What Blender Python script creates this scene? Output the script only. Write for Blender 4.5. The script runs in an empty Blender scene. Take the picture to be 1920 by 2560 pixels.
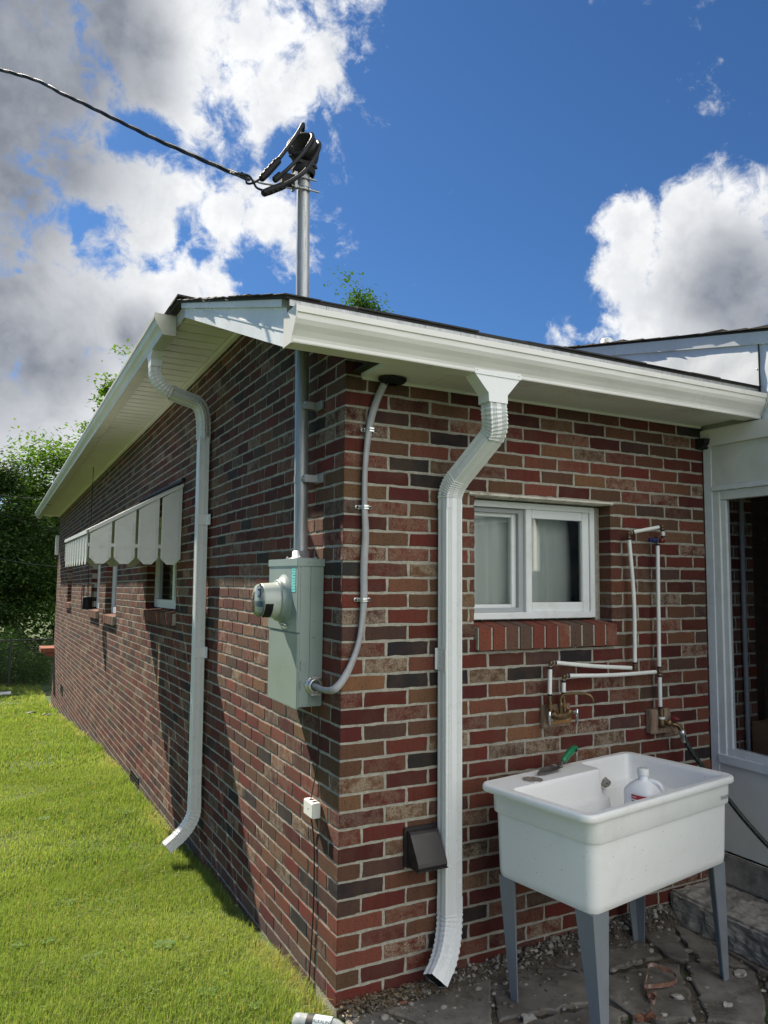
import bpy, bmesh, math, random
import numpy as np
from mathutils import Vector, Matrix
random.seed(7); rng = np.random.default_rng(7)
S = bpy.context.scene
COL = S.collection
# ------------------------------------------------------------------ camera
CAM = Vector((-1.25469, -2.75868, 1.58018)); YAW, PITCH, ROLL, F = 0.48101, 0.08856, 0.01069, 1873.7
fw = Vector((math.sin(YAW)*math.cos(PITCH), math.cos(YAW)*math.cos(PITCH), math.sin(PITCH)))
r0 = Vector((math.cos(YAW), -math.sin(YAW), 0)); u0 = r0.cross(fw)
rt = r0*math.cos(ROLL)+u0*math.sin(ROLL); up = -r0*math.sin(ROLL)+u0*math.cos(ROLL)
cd = bpy.data.cameras.new('camera'); cam = bpy.data.objects.new('camera', cd); COL.objects.link(cam)
cam.matrix_world = Matrix(((rt.x, up.x, -fw.x, CAM.x), (rt.y, up.y, -fw.y, CAM.y), (rt.z, up.z, -fw.z, CAM.z), (0, 0, 0, 1)))
cd.sensor_fit = 'VERTICAL'; cd.sensor_height = 24; cd.lens = F/2560*24
cd.clip_start = 0.05; cd.clip_end = 2000
S.camera = cam
def ray(u, v): return fw+rt*((u-960)/F)-up*((v-1280)/F)
def at(u, v, ax, val):                      # where the sight line of a photo pixel meets the plane axis=val
    d = ray(u, v); return CAM+d*((val-CAM[ax])/d[ax])
def away(u, v, dist): return CAM+ray(u, v)*dist
# ------------------------------------------------------------------ sun, sky, exposure
SUNV = Vector((-1.0, 3.1, 3.2)).normalized()
sun_el = math.asin(SUNV.z); sun_az = math.atan2(SUNV.x, SUNV.y)
sl = bpy.data.lights.new('sun', 'SUN'); sl.energy = 5.0; sl.angle = math.radians(0.5); sl.color = (1.0, 0.90, 0.74)
so = bpy.data.objects.new('sun', sl); COL.objects.link(so); so.rotation_euler = SUNV.to_track_quat('Z', 'Y').to_euler()
S.view_settings.view_transform = 'Standard'; S.view_settings.look = 'None'; S.view_settings.gamma = 1
S.view_settings.exposure = 1.15
W = bpy.data.worlds.new('World'); S.world = W; W.use_nodes = True
class NT:
    def __init__(s, t): s.t = t; s.n = t.nodes; s.l = t.links
    def new(s, typ, **k):
        n = s.n.new(typ)
        for a, b in k.items(): setattr(n, a, b)
        return n
    def put(s, sock, v):
        if v is None: return
        if isinstance(v, bpy.types.NodeSocket): s.l.new(v, sock)
        elif isinstance(v, bpy.types.Node): s.l.new(v.outputs[0], sock)
        else:
            if sock.type == 'RGBA' and hasattr(v, '__len__') and len(v) == 3: v = (*v, 1)
            sock.default_value = v
    def math(s, op, a, b=None, c=None, clamp=False):
        n = s.new('ShaderNodeMath', operation=op, use_clamp=clamp); s.put(n.inputs[0], a); s.put(n.inputs[1], b); s.put(n.inputs[2], c); return n.outputs[0]
    def vm(s, op, a, b=None, out=0):
        n = s.new('ShaderNodeVectorMath', operation=op); s.put(n.inputs[0], a); s.put(n.inputs[1], b); return n.outputs[out]
    def noise(s, vec, scale, detail=3, rough=0.5, dist=0.0, out=0):
        n = s.new('ShaderNodeTexNoise'); s.put(n.inputs['Vector'], vec); n.inputs['Scale'].default_value = scale; n.inputs['Detail'].default_value = detail
        n.inputs['Roughness'].default_value = rough; n.inputs['Distortion'].default_value = dist; return n.outputs[out]
    def mix(s, f, a, b, mode='MIX'):
        n = s.new('ShaderNodeMix', data_type='RGBA', blend_type=mode); s.put(n.inputs[0], f); s.put(n.inputs[6], a); s.put(n.inputs[7], b); return n.outputs[2]
    def ss(s, v, lo, hi, a=0.0, b=1.0):
        n = s.new('ShaderNodeMapRange', interpolation_type='SMOOTHSTEP'); s.put(n.inputs[0], v); s.put(n.inputs[1], lo); s.put(n.inputs[2], hi); s.put(n.inputs[3], a); s.put(n.inputs[4], b); return n.outputs[0]
    def sep(s, v): return s.new('ShaderNodeSeparateXYZ'), v
w = NT(W.node_tree)
for n in list(w.n): w.n.remove(n)
tc = w.new('ShaderNodeTexCoord').outputs['Generated']
sky = w.new('ShaderNodeTexSky', sky_type='NISHITA', sun_disc=False, sun_elevation=sun_el, sun_rotation=sun_az, air_density=1.0, dust_density=0.35, ozone_density=3.0, altitude=300)
# the clouds: soft masses at real sky directions, broken up by fractal noise
def blobs(lst, warp, soft=1.0):
    acc = None
    for (u, v, r, *g) in lst:
        d = ray(u, v).normalized(); dd = w.vm('DISTANCE', warp, (d.x, d.y, d.z), 1)
        m = w.math('MULTIPLY_ADD', dd, -F/(r*soft), 1.0)
        if g: m = w.math('MULTIPLY', m, g[0])
        acc = m if acc is None else w.math('SMOOTH_MAX', acc, m, 0.25)
    return acc
nw = w.new('ShaderNodeTexNoise'); w.put(nw.inputs['Vector'], tc); nw.inputs['Scale'].default_value = 5.5; nw.inputs['Detail'].default_value = 4
warp = w.vm('ADD', tc, w.vm('MULTIPLY', w.vm('SUBTRACT', nw.outputs['Color'], (0.5, 0.5, 0.5)), (0.12, 0.12, 0.12)))
left = [(120, 150, 420), (420, 120, 330), (640, 90, 190), (640, 250, 130), (250, 430, 260), (330, 560, 260), (560, 560, 190), (670, 560, 90), (500, 690, 190),
        (100, 760, 330), (300, 780, 220), (560, 730, 90), (80, 1010, 300), (250, 980, 190), (-400, 600, 700), (-200, 0, 600), (-300, 1100, 400)]
right = [(1800, 590, 130), (1960, 690, 190), (1720, 670, 150), (1590, 610, 80), (1555, 700, 80), (1650, 800, 130), (1820, 800, 170), (1420, 875, 70), (2250, 800, 180), (1530, 590, 55)]
others = [(3200, 300, 600), (2900, 1000, 400), (-1500, 900, 700), (4200, 900, 800)]
big = blobs(left+right, warp)
back = w.math('MULTIPLY_ADD', w.vm('DISTANCE', warp, (0.25, -0.82, 0.52), 1), -1.0/0.95, 1.0)   # unseen bright cloud added behind the camera as fill light
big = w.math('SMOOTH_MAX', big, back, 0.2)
f1 = w.noise(tc, 9.0, 12, 0.62, 0.3); f2 = w.noise(tc, 2.6, 8, 0.6)
f3 = w.noise(tc, 34.0, 8, 0.65, 0.5)
dens = w.math('ADD', w.math('MULTIPLY', big, 0.95), w.math('MULTIPLY_ADD', f1, 3.0, -1.46))
dens = w.math('ADD', dens, w.math('MULTIPLY_ADD', f3, 1.45, -0.72))
gaps = blobs([(600, 420, 130), (730, 400, 130), (255, 595, 90), (350, 350, 60), (560, 300, 90), (470, 640, 90), (660, 660, 90)], warp)
dens = w.math('SUBTRACT', dens, w.math('MULTIPLY', w.math('MAXIMUM', gaps, 0.0), 0.85))
cov = w.ss(dens, 0.0, 0.62)
dark = blobs([(0, 330, 370), (170, 80, 300), (20, 620, 120, .6), (150, 890, 190, 0.55), (20, 860, 170, .8), (300, 850, 110, .6), (1830, 720, 200, 0.7), (1920, 800, 170, 0.7), (-500, 600, 700)], warp)
shade = w.math('ADD', w.math('MULTIPLY', w.ss(dark, -0.05, 0.65), 0.92), w.math('MULTIPLY', w.ss(f1, 0.42, 0.68), 0.16), clamp=True)
thin = w.ss(w.noise(tc, 22.0, 8, 0.6), 0.35, 0.65)
thick = w.math('MULTIPLY', w.ss(dens, 1.0, 2.4), 0.16)
shade = w.math('ADD', shade, thick, clamp=True)
ccol = w.mix(shade, (0.475, 0.48, 0.485), (0.105, 0.116, 0.14))
ccol = w.mix(w.math('MULTIPLY', thin, 0.32), ccol, (0.235, 0.25, 0.275))
ccol = w.mix(w.ss(back, 0.0, 0.5), ccol, (1.32, 1.31, 1.27))       # the added cloud, brightened to fill the shaded end wall and sink
wisps = w.math('MULTIPLY', w.ss(w.noise(tc, 16.0, 9, 0.65, 0.4), 0.66, 0.80), 0.25)
cov = w.math('MAXIMUM', cov, wisps)
skyc = w.mix(1.0, sky.outputs[0], (0.0205, 0.0335, 0.047), 'MULTIPLY')
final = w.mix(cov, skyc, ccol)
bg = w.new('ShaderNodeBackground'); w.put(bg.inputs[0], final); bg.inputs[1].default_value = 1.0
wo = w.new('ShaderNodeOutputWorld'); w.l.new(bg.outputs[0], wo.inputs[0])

# ------------------------------------------------------------------ materials
MATS = {}
def mat(name, col, rough=0.6, metal=0.0, var=0.0, vscale=8.0, bump=0.0, bscale=60.0, spec=0.5, dirt=None, dscale=3.0, damt=0.5, speck=None, trans=None, coat=0.0, stretch=None, alpha=None):
    m = bpy.data.materials.new(name); m.use_nodes = True; t = NT(m.node_tree); b = t.n['Principled BSDF']
    tcn = t.new('ShaderNodeTexCoord').outputs['Object']; v = tcn
    if stretch: v = t.vm('MULTIPLY', tcn, stretch)
    c = (*col, 1)
    if var:
        n = t.noise(v, vscale, 5, 0.6)
        c = t.mix(t.ss(n, 0.25, 0.75), tuple(x*(1-var) for x in col), tuple(min(1, x*(1+var)) for x in col))
    if dirt:
        n = t.noise(v, dscale, 8, 0.7); c = t.mix(t.math('MULTIPLY', t.ss(n, 0.48, 0.72), damt), c, dirt)
    if speck:
        n = t.noise(tcn, 140, 2, 0.5); c = t.mix(t.ss(n, 0.70, 0.76), c, speck)
    t.put(b.inputs['Base Color'], c); b.inputs['Metallic'].default_value = metal
    b.inputs['Specular IOR Level'].default_value = spec; b.inputs['Coat Weight'].default_value = coat
    if var or dirt: t.put(b.inputs['Roughness'], t.ss(t.noise(v, vscale*2, 4), 0.2, 0.8, max(0.05, rough-0.08), min(1, rough+0.08)))
    else: b.inputs['Roughness'].default_value = rough
    if bump:
        bn = t.new('ShaderNodeBump'); bn.inputs['Strength'].default_value = 1.0; bn.inputs['Distance'].default_value = bump
        t.put(bn.inputs['Height'], t.noise(v, bscale, 5, 0.6)); t.l.new(bn.outputs[0], b.inputs['Normal'])
    if trans is not None:
        b.inputs['Transmission Weight'].default_value = trans
    MATS[name] = m; return m
def glass(name, tint=(0.85, 0.9, 0.9), refl=1.0, dark=None):
    m = bpy.data.materials.new(name); m.use_nodes = True; t = NT(m.node_tree)
    t.n.remove(t.n['Principled BSDF']); o = t.n['Material Output']
    fr = t.new('ShaderNodeFresnel'); fr.inputs[0].default_value = 1.5
    tr = t.new('ShaderNodeBsdfTransparent'); t.put(tr.inputs[0], tint); gl = t.new('ShaderNodeBsdfGlossy'); gl.inputs['Roughness'].default_value = 0.02
    mx = t.new('ShaderNodeMixShader'); t.put(mx.inputs[0], t.math('MULTIPLY', fr.outputs[0], 1.7*refl, clamp=True)); t.l.new(tr.outputs[0], mx.inputs[1]); t.l.new(gl.outputs[0], mx.inputs[2])
    t.l.new(mx.outputs[0], o.inputs[0]); MATS[name] = m; return m
white = mat('white_paint', (0.70, 0.71, 0.68), 0.42, var=0.05, vscale=3, dirt=(0.40, 0.39, 0.34), dscale=2.5, damt=0.35)
gutw = mat('gutter_enamel', (0.66, 0.645, 0.61), 0.30, var=0.04, vscale=2, dirt=(0.50, 0.49, 0.43), dscale=1.7, damt=0.25, bump=0.0006, bscale=5)
gutold = mat('gutter_enamel_stained', (0.52, 0.52, 0.46), 0.34, var=0.06, vscale=2, dirt=(0.36, 0.34, 0.24), dscale=3.5, damt=0.45, bump=0.0006, bscale=5)
dsw = mat('downspout_enamel', (0.70, 0.71, 0.71), 0.28, var=0.03, vscale=3, dirt=(0.5, 0.5, 0.45), dscale=3, damt=0.18)
fasc = mat('fascia_metal', (0.72, 0.75, 0.78), 0.30, var=0.04, vscale=3, dirt=(0.50, 0.54, 0.58), dscale=1.8, damt=0.55, bump=0.003, bscale=4)
soffm = mat('soffit_vinyl', (0.70, 0.69, 0.66), 0.5, var=0.04, vscale=3, dirt=(0.5, 0.48, 0.40), dscale=2, damt=0.25)
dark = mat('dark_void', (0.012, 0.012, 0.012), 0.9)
galv = mat('galvanized_steel', (0.36, 0.37, 0.375), 0.46, 0.55, var=0.35, vscale=5, dirt=(0.09, 0.095, 0.10), dscale=5, damt=0.85, stretch=(14, 14, 0.9))
zinc = mat('zinc_fitting', (0.62, 0.62, 0.60), 0.3, 0.85, var=0.1, vscale=40)
blackp = mat('black_rubber', (0.010, 0.010, 0.011), 0.6, spec=0.2, var=0.2, vscale=30, bump=0.0006, bscale=90)
blackg = mat('black_cable', (0.016, 0.016, 0.018), 0.5, var=0.2, vscale=20, spec=0.22)
wg = mat('weathered_black', (0.018, 0.017, 0.016), 0.6, spec=0.25, var=0.3, vscale=30, bump=0.001, bscale=60)
boxg = mat('meter_box_enamel', (0.22, 0.27, 0.255), 0.34, var=0.03, vscale=4, dirt=(0.16, 0.19, 0.18), dscale=6, damt=0.3)
metg = mat('meter_plastic', (0.42, 0.45, 0.41), 0.30, var=0.03)
cablegrey = mat('grey_cable_jacket', (0.30, 0.30, 0.31), 0.5, var=0.1, vscale=25, dirt=(0.2, 0.19, 0.18), dscale=14, damt=0.4, bump=0.0012, bscale=30)
brass = mat('aged_brass', (0.17, 0.11, 0.055), 0.42, 0.8, var=0.3, vscale=40, dirt=(0.12, 0.08, 0.05), dscale=30, damt=0.6)
chrome = mat('chrome', (0.6, 0.6, 0.6), 0.15, 1.0)
pex = mat('white_pex', (0.72, 0.72, 0.69), 0.38, var=0.04)
crimp = mat('crimp_ring', (0.03, 0.02, 0.018), 0.4, 0.4)
red = mat('red_plastic', (0.16, 0.012, 0.016), 0.5); blue = mat('blue_plastic', (0.010, 0.018, 0.09), 0.5); green = mat('green_plastic', (0.012, 0.16, 0.065), 0.35)
woodm = mat('weathered_wood', (0.23, 0.15, 0.10), 0.8, var=0.3, vscale=9, dirt=(0.40, 0.38, 0.34), dscale=7, damt=0.8, bump=0.002, bscale=20, stretch=(7, 7, 1.2))
woody = mat('yellow_wood', (0.34, 0.17, 0.05), 0.6, var=0.25, vscale=9, stretch=(1.5, 7, 9))
tub = mat('white_tub_plastic', (0.80, 0.80, 0.78), 0.38, var=0.015, vscale=2, dirt=(0.62, 0.60, 0.55), dscale=3.5, damt=0.4, speck=(0.35, 0.33, 0.3), bump=0.0003, bscale=240)
legm = mat('grey_leg_plastic', (0.185, 0.205, 0.225), 0.5, var=0.05, vscale=5, dirt=(0.15, 0.15, 0.15), dscale=8, damt=0.4)
jugm = mat('jug_plastic', (0.86, 0.87, 0.87), 0.3, trans=0.1)
labw = mat('label_white', (0.75, 0.75, 0.75), 0.4); labr = mat('label_red', (0.45, 0.02, 0.04), 0.4); ink = mat('black_ink', (0.02, 0.02, 0.02), 0.6)
steel = mat('dirty_steel', (0.17, 0.16, 0.15), 0.45, 0.7, var=0.3, vscale=20, dirt=(0.12, 0.07, 0.04), dscale=12, damt=0.6)
rustm = mat('peeling_rust', (0.20, 0.095, 0.06), 0.8, var=0.3, vscale=30, dirt=(0.50, 0.45, 0.40), dscale=20, damt=0.95, bump=0.001, bscale=80)
shing = mat('asphalt_shingle', (0.035, 0.032, 0.031), 0.95, var=0.35, vscale=12, bump=0.003, bscale=220)
conc = mat('concrete', (0.30, 0.28, 0.245), 0.9, var=0.4, vscale=6, dirt=(0.060, 0.055, 0.046), dscale=3.2, damt=0.9, bump=0.006, bscale=26, speck=(0.4, 0.39, 0.36))
limest = mat('pale_stone', (0.30, 0.285, 0.245), 0.9, var=0.3, vscale=18, bump=0.004, bscale=50)
flag = mat('flagstone', (0.165, 0.150, 0.128), 0.9, var=0.45, vscale=5, dirt=(0.060, 0.050, 0.038), dscale=9, damt=0.8, bump=0.006, bscale=16, speck=(0.25, 0.24, 0.22))
dirtm = mat('patio_dirt', (0.080, 0.064, 0.048), 1.0, var=0.5, vscale=16, dirt=(0.22, 0.195, 0.16), dscale=22, damt=0.7, bump=0.012, bscale=60)
curtain = mat('curtain_cloth', (0.70, 0.71, 0.69), 0.9, var=0.05, vscale=2)
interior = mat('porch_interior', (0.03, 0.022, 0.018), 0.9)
brownwood = mat('brown_door', (0.035, 0.018, 0.012), 0.6, var=0.3, vscale=5, stretch=(6, 6, 1))
cardb = mat('cardboard', (0.26, 0.14, 0.06), 0.85, var=0.1)
vinylwin = mat('vinyl_frame', (0.70, 0.72, 0.72), 0.35, var=0.02, dirt=(0.45, 0.43, 0.38), dscale=7, damt=0.35)
paintold = mat('old_flaking_paint', (0.55, 0.52, 0.45), 0.7, var=0.15, vscale=14, dirt=(0.16, 0.09, 0.05), dscale=16, damt=0.9, bump=0.002, bscale=60)
dustp = mat('dark_brown_plastic', (0.022, 0.018, 0.018), 0.42, var=0.1)
pvc = mat('white_pvc', (0.74, 0.74, 0.70), 0.35)
cyan = mat('cyan_sticker', (0.16, 0.62, 0.60), 0.5); bluel = mat('blue_meter_label', (0.03, 0.14, 0.32), 0.4)
awn = mat('awning_aluminium', (0.56, 0.57, 0.55), 0.42, 0.0, var=0.06, vscale=4, dirt=(0.40, 0.40, 0.38), dscale=4, damt=0.5, bump=0.0015, bscale=9)
glassm = glass('window_glass', (0.93, 0.95, 0.94), 1.0); glassd = glass('porch_glass', (0.88, 0.90, 0.93), 0.14)
clearp = glass('clear_dome', (0.9, 0.92, 0.92), 0.8)
hosem = mat('black_hose', (0.008, 0.012, 0.012), 0.4)
wirem = mat('fence_wire', (0.045, 0.047, 0.045), 0.5, 0.6)
screenm = mat('insect_screen', (0.20, 0.21, 0.21), 0.8, var=0.05)

def brick_material():
    m = bpy.data.materials.new('brick'); m.use_nodes = True; t = NT(m.node_tree); b = t.n['Principled BSDF']
    tcn = t.new('ShaderNodeTexCoord').outputs['Object']
    at_ = t.new('ShaderNodeAttribute', attribute_name='bcol'); base = at_.outputs['Color']; fl = at_.outputs['Alpha']
    st = t.vm('MULTIPLY', tcn, (1, 1, 0.10)); streak = t.noise(st, 38, 4, 0.6); big = t.noise(tcn, 7, 4, 0.6)
    c = t.mix(t.ss(streak, 0.40, 0.70, 0, 0.35), base, t.mix(1.0, base, (0.62, 0.60, 0.62), 'MULTIPLY'))
    c = t.mix(t.ss(big, 0.42, 0.70, 0, 0.42), c, (0.090, 0.050, 0.030))
    fine = t.noise(tcn, 190, 3, 0.7); c = t.mix(t.ss(fine, 0.35, 0.65, 0, 0.5), c, t.mix(1.0, c, (1.45, 1.4, 1.35), 'MULTIPLY'))
    blot = t.ss(t.noise(tcn, 19, 5, 0.75), 0.38, 0.58); grain = t.ss(t.noise(tcn, 260, 2, 0.6), 0.35, 0.60)
    c = t.mix(t.math('MULTIPLY', t.math('MULTIPLY', blot, grain), fl), c, (0.34, 0.28, 0.20))
    sp = t.ss(t.noise(tcn, 130, 2, 0.5), 0.60, 0.66); c = t.mix(t.math('MULTIPLY', sp, 0.8), c, (0.025, 0.02, 0.02))
    drip = t.ss(t.noise(tcn, 55, 5, 0.8, 0.8), 0.70, 0.73); c = t.mix(t.math('MULTIPLY', drip, 0.6), c, (0.32, 0.30, 0.27))
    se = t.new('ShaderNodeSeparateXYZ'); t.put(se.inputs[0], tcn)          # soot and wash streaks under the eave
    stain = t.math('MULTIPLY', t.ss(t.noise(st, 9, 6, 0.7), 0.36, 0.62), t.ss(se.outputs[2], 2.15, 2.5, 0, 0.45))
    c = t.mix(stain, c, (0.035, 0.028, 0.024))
    t.put(b.inputs['Base Color'], c); b.inputs['Roughness'].default_value = 0.88; b.inputs['Specular IOR Level'].default_value = 0.25
    h = t.math('ADD', t.math('MULTIPLY', t.noise(tcn, 320, 3, 0.7), 0.5), t.math('MULTIPLY', streak, 0.6))
    bn = t.new('ShaderNodeBump'); bn.inputs['Distance'].default_value = 0.0042; t.put(bn.inputs['Height'], h); t.l.new(bn.outputs[0], b.inputs['Normal'])
    return m
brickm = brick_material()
mortar = mat('mortar', (0.32, 0.302, 0.252), 0.95, var=0.22, vscale=60, dirt=(0.20, 0.185, 0.155), dscale=3.0, damt=0.55, bump=0.004, bscale=150)

# ------------------------------------------------------------------ mesh helpers
class MB:
    def __init__(s): s.v = []; s.f = []; s.m = []; s.sm = []
    def add(s, vs, fs, mi=0, smooth=False):
        o = len(s.v); s.v += [tuple(x) for x in vs]; s.f += [tuple(i+o for i in f) for f in fs]; s.m += [mi]*len(fs); s.sm += [smooth]*len(fs); return s
    def hexa(s, P, mi=0): return s.add(P, [(0, 3, 2, 1), (4, 5, 6, 7), (0, 1, 5, 4), (1, 2, 6, 5), (2, 3, 7, 6), (3, 0, 4, 7)], mi)
    def box(s, a, b, mi=0, bev=0.0):
        x0, y0, z0 = [min(a[i], b[i]) for i in range(3)]; x1, y1, z1 = [max(a[i], b[i]) for i in range(3)]
        if bev: return s.rbox(Vector(((x0+x1)/2, (y0+y1)/2, (z0+z1)/2)), Vector((x1-x0, 0, 0)), Vector((0, y1-y0, 0)), Vector((0, 0, z1-z0)), bev, mi)
        return s.hexa([(x0, y0, z0), (x1, y0, z0), (x1, y1, z0), (x0, y1, z0), (x0, y0, z1), (x1, y0, z1), (x1, y1, z1), (x0, y1, z1)], mi)
    def obox(s, c, a, b, d, mi=0):                      # centre and three full edge vectors
        c = Vector(c); a = Vector(a)/2; b = Vector(b)/2; d = Vector(d)/2
        return s.hexa([c-a-b-d, c+a-b-d, c+a+b-d, c-a+b-d, c-a-b+d, c+a-b+d, c+a+b+d, c-a+b+d], mi)
    def rbox(s, c, a, b, d, r=0.003, mi=0):             # bevelled box
        bm = bmesh.new(); bmesh.ops.create_cube(bm, size=1); la, lb, ld = a.length, b.length, d.length
        for v in bm.verts: v.co = Vector((v.co.x*la, v.co.y*lb, v.co.z*ld))
        bmesh.ops.bevel(bm, geom=bm.edges[:], offset=min(r, la*.45, lb*.45, ld*.45), segments=2, affect='EDGES')
        A, B, D = a/la, b/lb, d/ld; bm.verts.index_update()
        vs = [Vector(c)+A*v.co.x+B*v.co.y+D*v.co.z for v in bm.verts]; fs = [[v.index for v in f.verts] for f in bm.faces]; bm.free()
        return s.add(vs, fs, mi)
    def tube(s, pts, r, n=12, mi=0, cap=True, smooth=True):
        pts = [Vector(p) for p in pts]; rs = r if hasattr(r, '__len__') else [r]*len(pts)
        T = []
        for i in range(len(pts)):
            a = pts[max(0, i-1)]; b = pts[min(len(pts)-1, i+1)]; T.append((b-a).normalized())
        N = T[0].orthogonal().normalized(); vs = []
        for i, p in enumerate(pts):
            N = (N-T[i]*N.dot(T[i])).normalized(); B = T[i].cross(N)
            for k in range(n):
                th = 2*math.pi*k/n; vs.append(p+(N*math.cos(th)+B*math.sin(th))*rs[i])
        fs = [(i*n+k, i*n+(k+1) % n, (i+1)*n+(k+1) % n, (i+1)*n+k) for i in range(len(pts)-1) for k in range(n)]
        s.add(vs, fs, mi, smooth)
        if cap: s.add(vs[:n], [tuple(range(n))[::-1]], mi); s.add(vs[-n:], [tuple(range(n))], mi)
        return s
    def cyl(s, a, b, r, n=20, mi=0): return s.tube([a, b], r, n, mi)
    def lathe(s, c, axis, prof, n=32, mi=0, smooth=True):   # prof: (distance along axis, radius)
        axis = Vector(axis).normalized(); N = axis.orthogonal().normalized(); B = axis.cross(N); c = Vector(c); vs = []
        for (h, r) in prof:
            for k in range(n):
                th = 2*math.pi*k/n; vs.append(c+axis*h+(N*math.cos(th)+B*math.sin(th))*max(r, 1e-5))
        fs = [(i*n+k, i*n+(k+1) % n, (i+1)*n+(k+1) % n, (i+1)*n+k) for i in range(len(prof)-1) for k in range(n)]
        return s.add(vs, fs, mi, smooth)
    def loft(s, rings, mi=0, smooth=False, caps=(False, False), closed=True):
        n = len(rings[0]); vs = [v for R in rings for v in R]
        rng_ = range(n) if closed else range(n-1)
        fs = [(i*n+k, i*n+(k+1) % n, (i+1)*n+(k+1) % n, (i+1)*n+k) for i in range(len(rings)-1) for k in rng_]
        s.add(vs, fs, mi, smooth)
        if caps[0]: s.add(rings[0], [tuple(range(n))[::-1]], mi)
        if caps[1]: s.add(rings[-1], [tuple(range(n))], mi)
        return s
    def build(s, name, mats, parent=None, kind=None):
        me = bpy.data.meshes.new(name); me.from_pydata(s.v, [], s.f)
        if not hasattr(mats, '__len__'): mats = [mats]
        for m in mats: me.materials.append(m)
        me.polygons.foreach_set('material_index', s.m); me.polygons.foreach_set('use_smooth', s.sm); me.update()
        o = bpy.data.objects.new(name, me); COL.objects.link(o)
        if parent is not None: adopt(o, parent)
        if kind: o['kind'] = kind
        return o
def adopt(o, parent):
    o.parent = parent; l = parent.location if parent.parent is None else Vector((0, 0, 0))
    o.matrix_parent_inverse = Matrix.Translation(-parent.location) if parent.type == 'EMPTY' else Matrix.Identity(4)
def thing(name, label, cat, loc, group=None):
    o = bpy.data.objects.new(name, None); COL.objects.link(o); o.location = Vector(loc); o.empty_display_size = 0.1
    o['label'] = label; o['category'] = cat
    if group: o['group'] = group
    return o
def tag(o, label, cat, group=None, kind=None):
    if label: o['label'] = label
    if cat: o['category'] = cat
    if group: o['group'] = group
    if kind: o['kind'] = kind
    return o
def text(name, body, size, loc, xdir, ydir, m, parent, ext=0.0003, align='LEFT'):
    cu = bpy.data.curves.new(name, 'FONT'); cu.body = body; cu.size = size; cu.extrude = ext; cu.align_x = align
    tmp = bpy.data.objects.new(name, cu); COL.objects.link(tmp)
    x = Vector(xdir).normalized(); y = Vector(ydir).normalized(); z = x.cross(y); loc = Vector(loc)
    M = Matrix(((x.x, y.x, z.x, loc.x), (x.y, y.y, z.y, loc.y), (x.z, y.z, z.z, loc.z), (0, 0, 0, 1)))
    dg = bpy.context.evaluated_depsgraph_get(); me = bpy.data.meshes.new_from_object(tmp.evaluated_get(dg)); bpy.data.objects.remove(tmp)
    me.transform(M); me.materials.clear(); me.materials.append(m)
    o = bpy.data.objects.new(name, me); COL.objects.link(o)
    if parent: adopt(o, parent)
    return o
def curve_pts(pts, n=8):                               # Catmull-Rom
    P = [Vector(p) for p in pts]; P = [2*P[0]-P[1]]+P+[2*P[-1]-P[-2]]; out = []
    for i in range(1, len(P)-2):
        for k in range(n):
            t = k/n; a, b, c, d = P[i-1], P[i], P[i+1], P[i+2]
            out.append(0.5*((2*b)+(c-a)*t+(2*a-5*b+4*c-d)*t*t+(3*b-a-3*c+d)*t*t*t))
    out.append(P[-2]); return out
def jit(a): return random.uniform(-a, a)

# ------------------------------------------------------------------ house levels
def dz(y): return -0.0155*max(0.0, y-1.6)              # the long wall's courses run slightly downhill
def zl(k): return k*0.0662 if k <= 22 else 22*0.0662+(k-22)*0.064
SLOPE = 0.378
def rake(y): return 2.41+(y+0.24)*SLOPE                # lower edge of the front slope's rake
def gz(x, y):                                          # the lawn falls away along the wall
    pts = [(-6, -0.06), (0, -0.095), (1.24, -0.16), (5.8, -0.37), (15.2, -1.19), (30, -1.35), (200, -1.6)]
    for (a, za), (b, zb) in zip(pts, pts[1:]):
        if y <= b: t = max(0, (y-a)/(b-a)); return za+(zb-za)*t
    return pts[-1][1]
def pz(x, y=-1.0): return -0.080+max(0.0, 1+y/0.09)*(0.020+0.045*max(0, min(1.5, x)))
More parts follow.
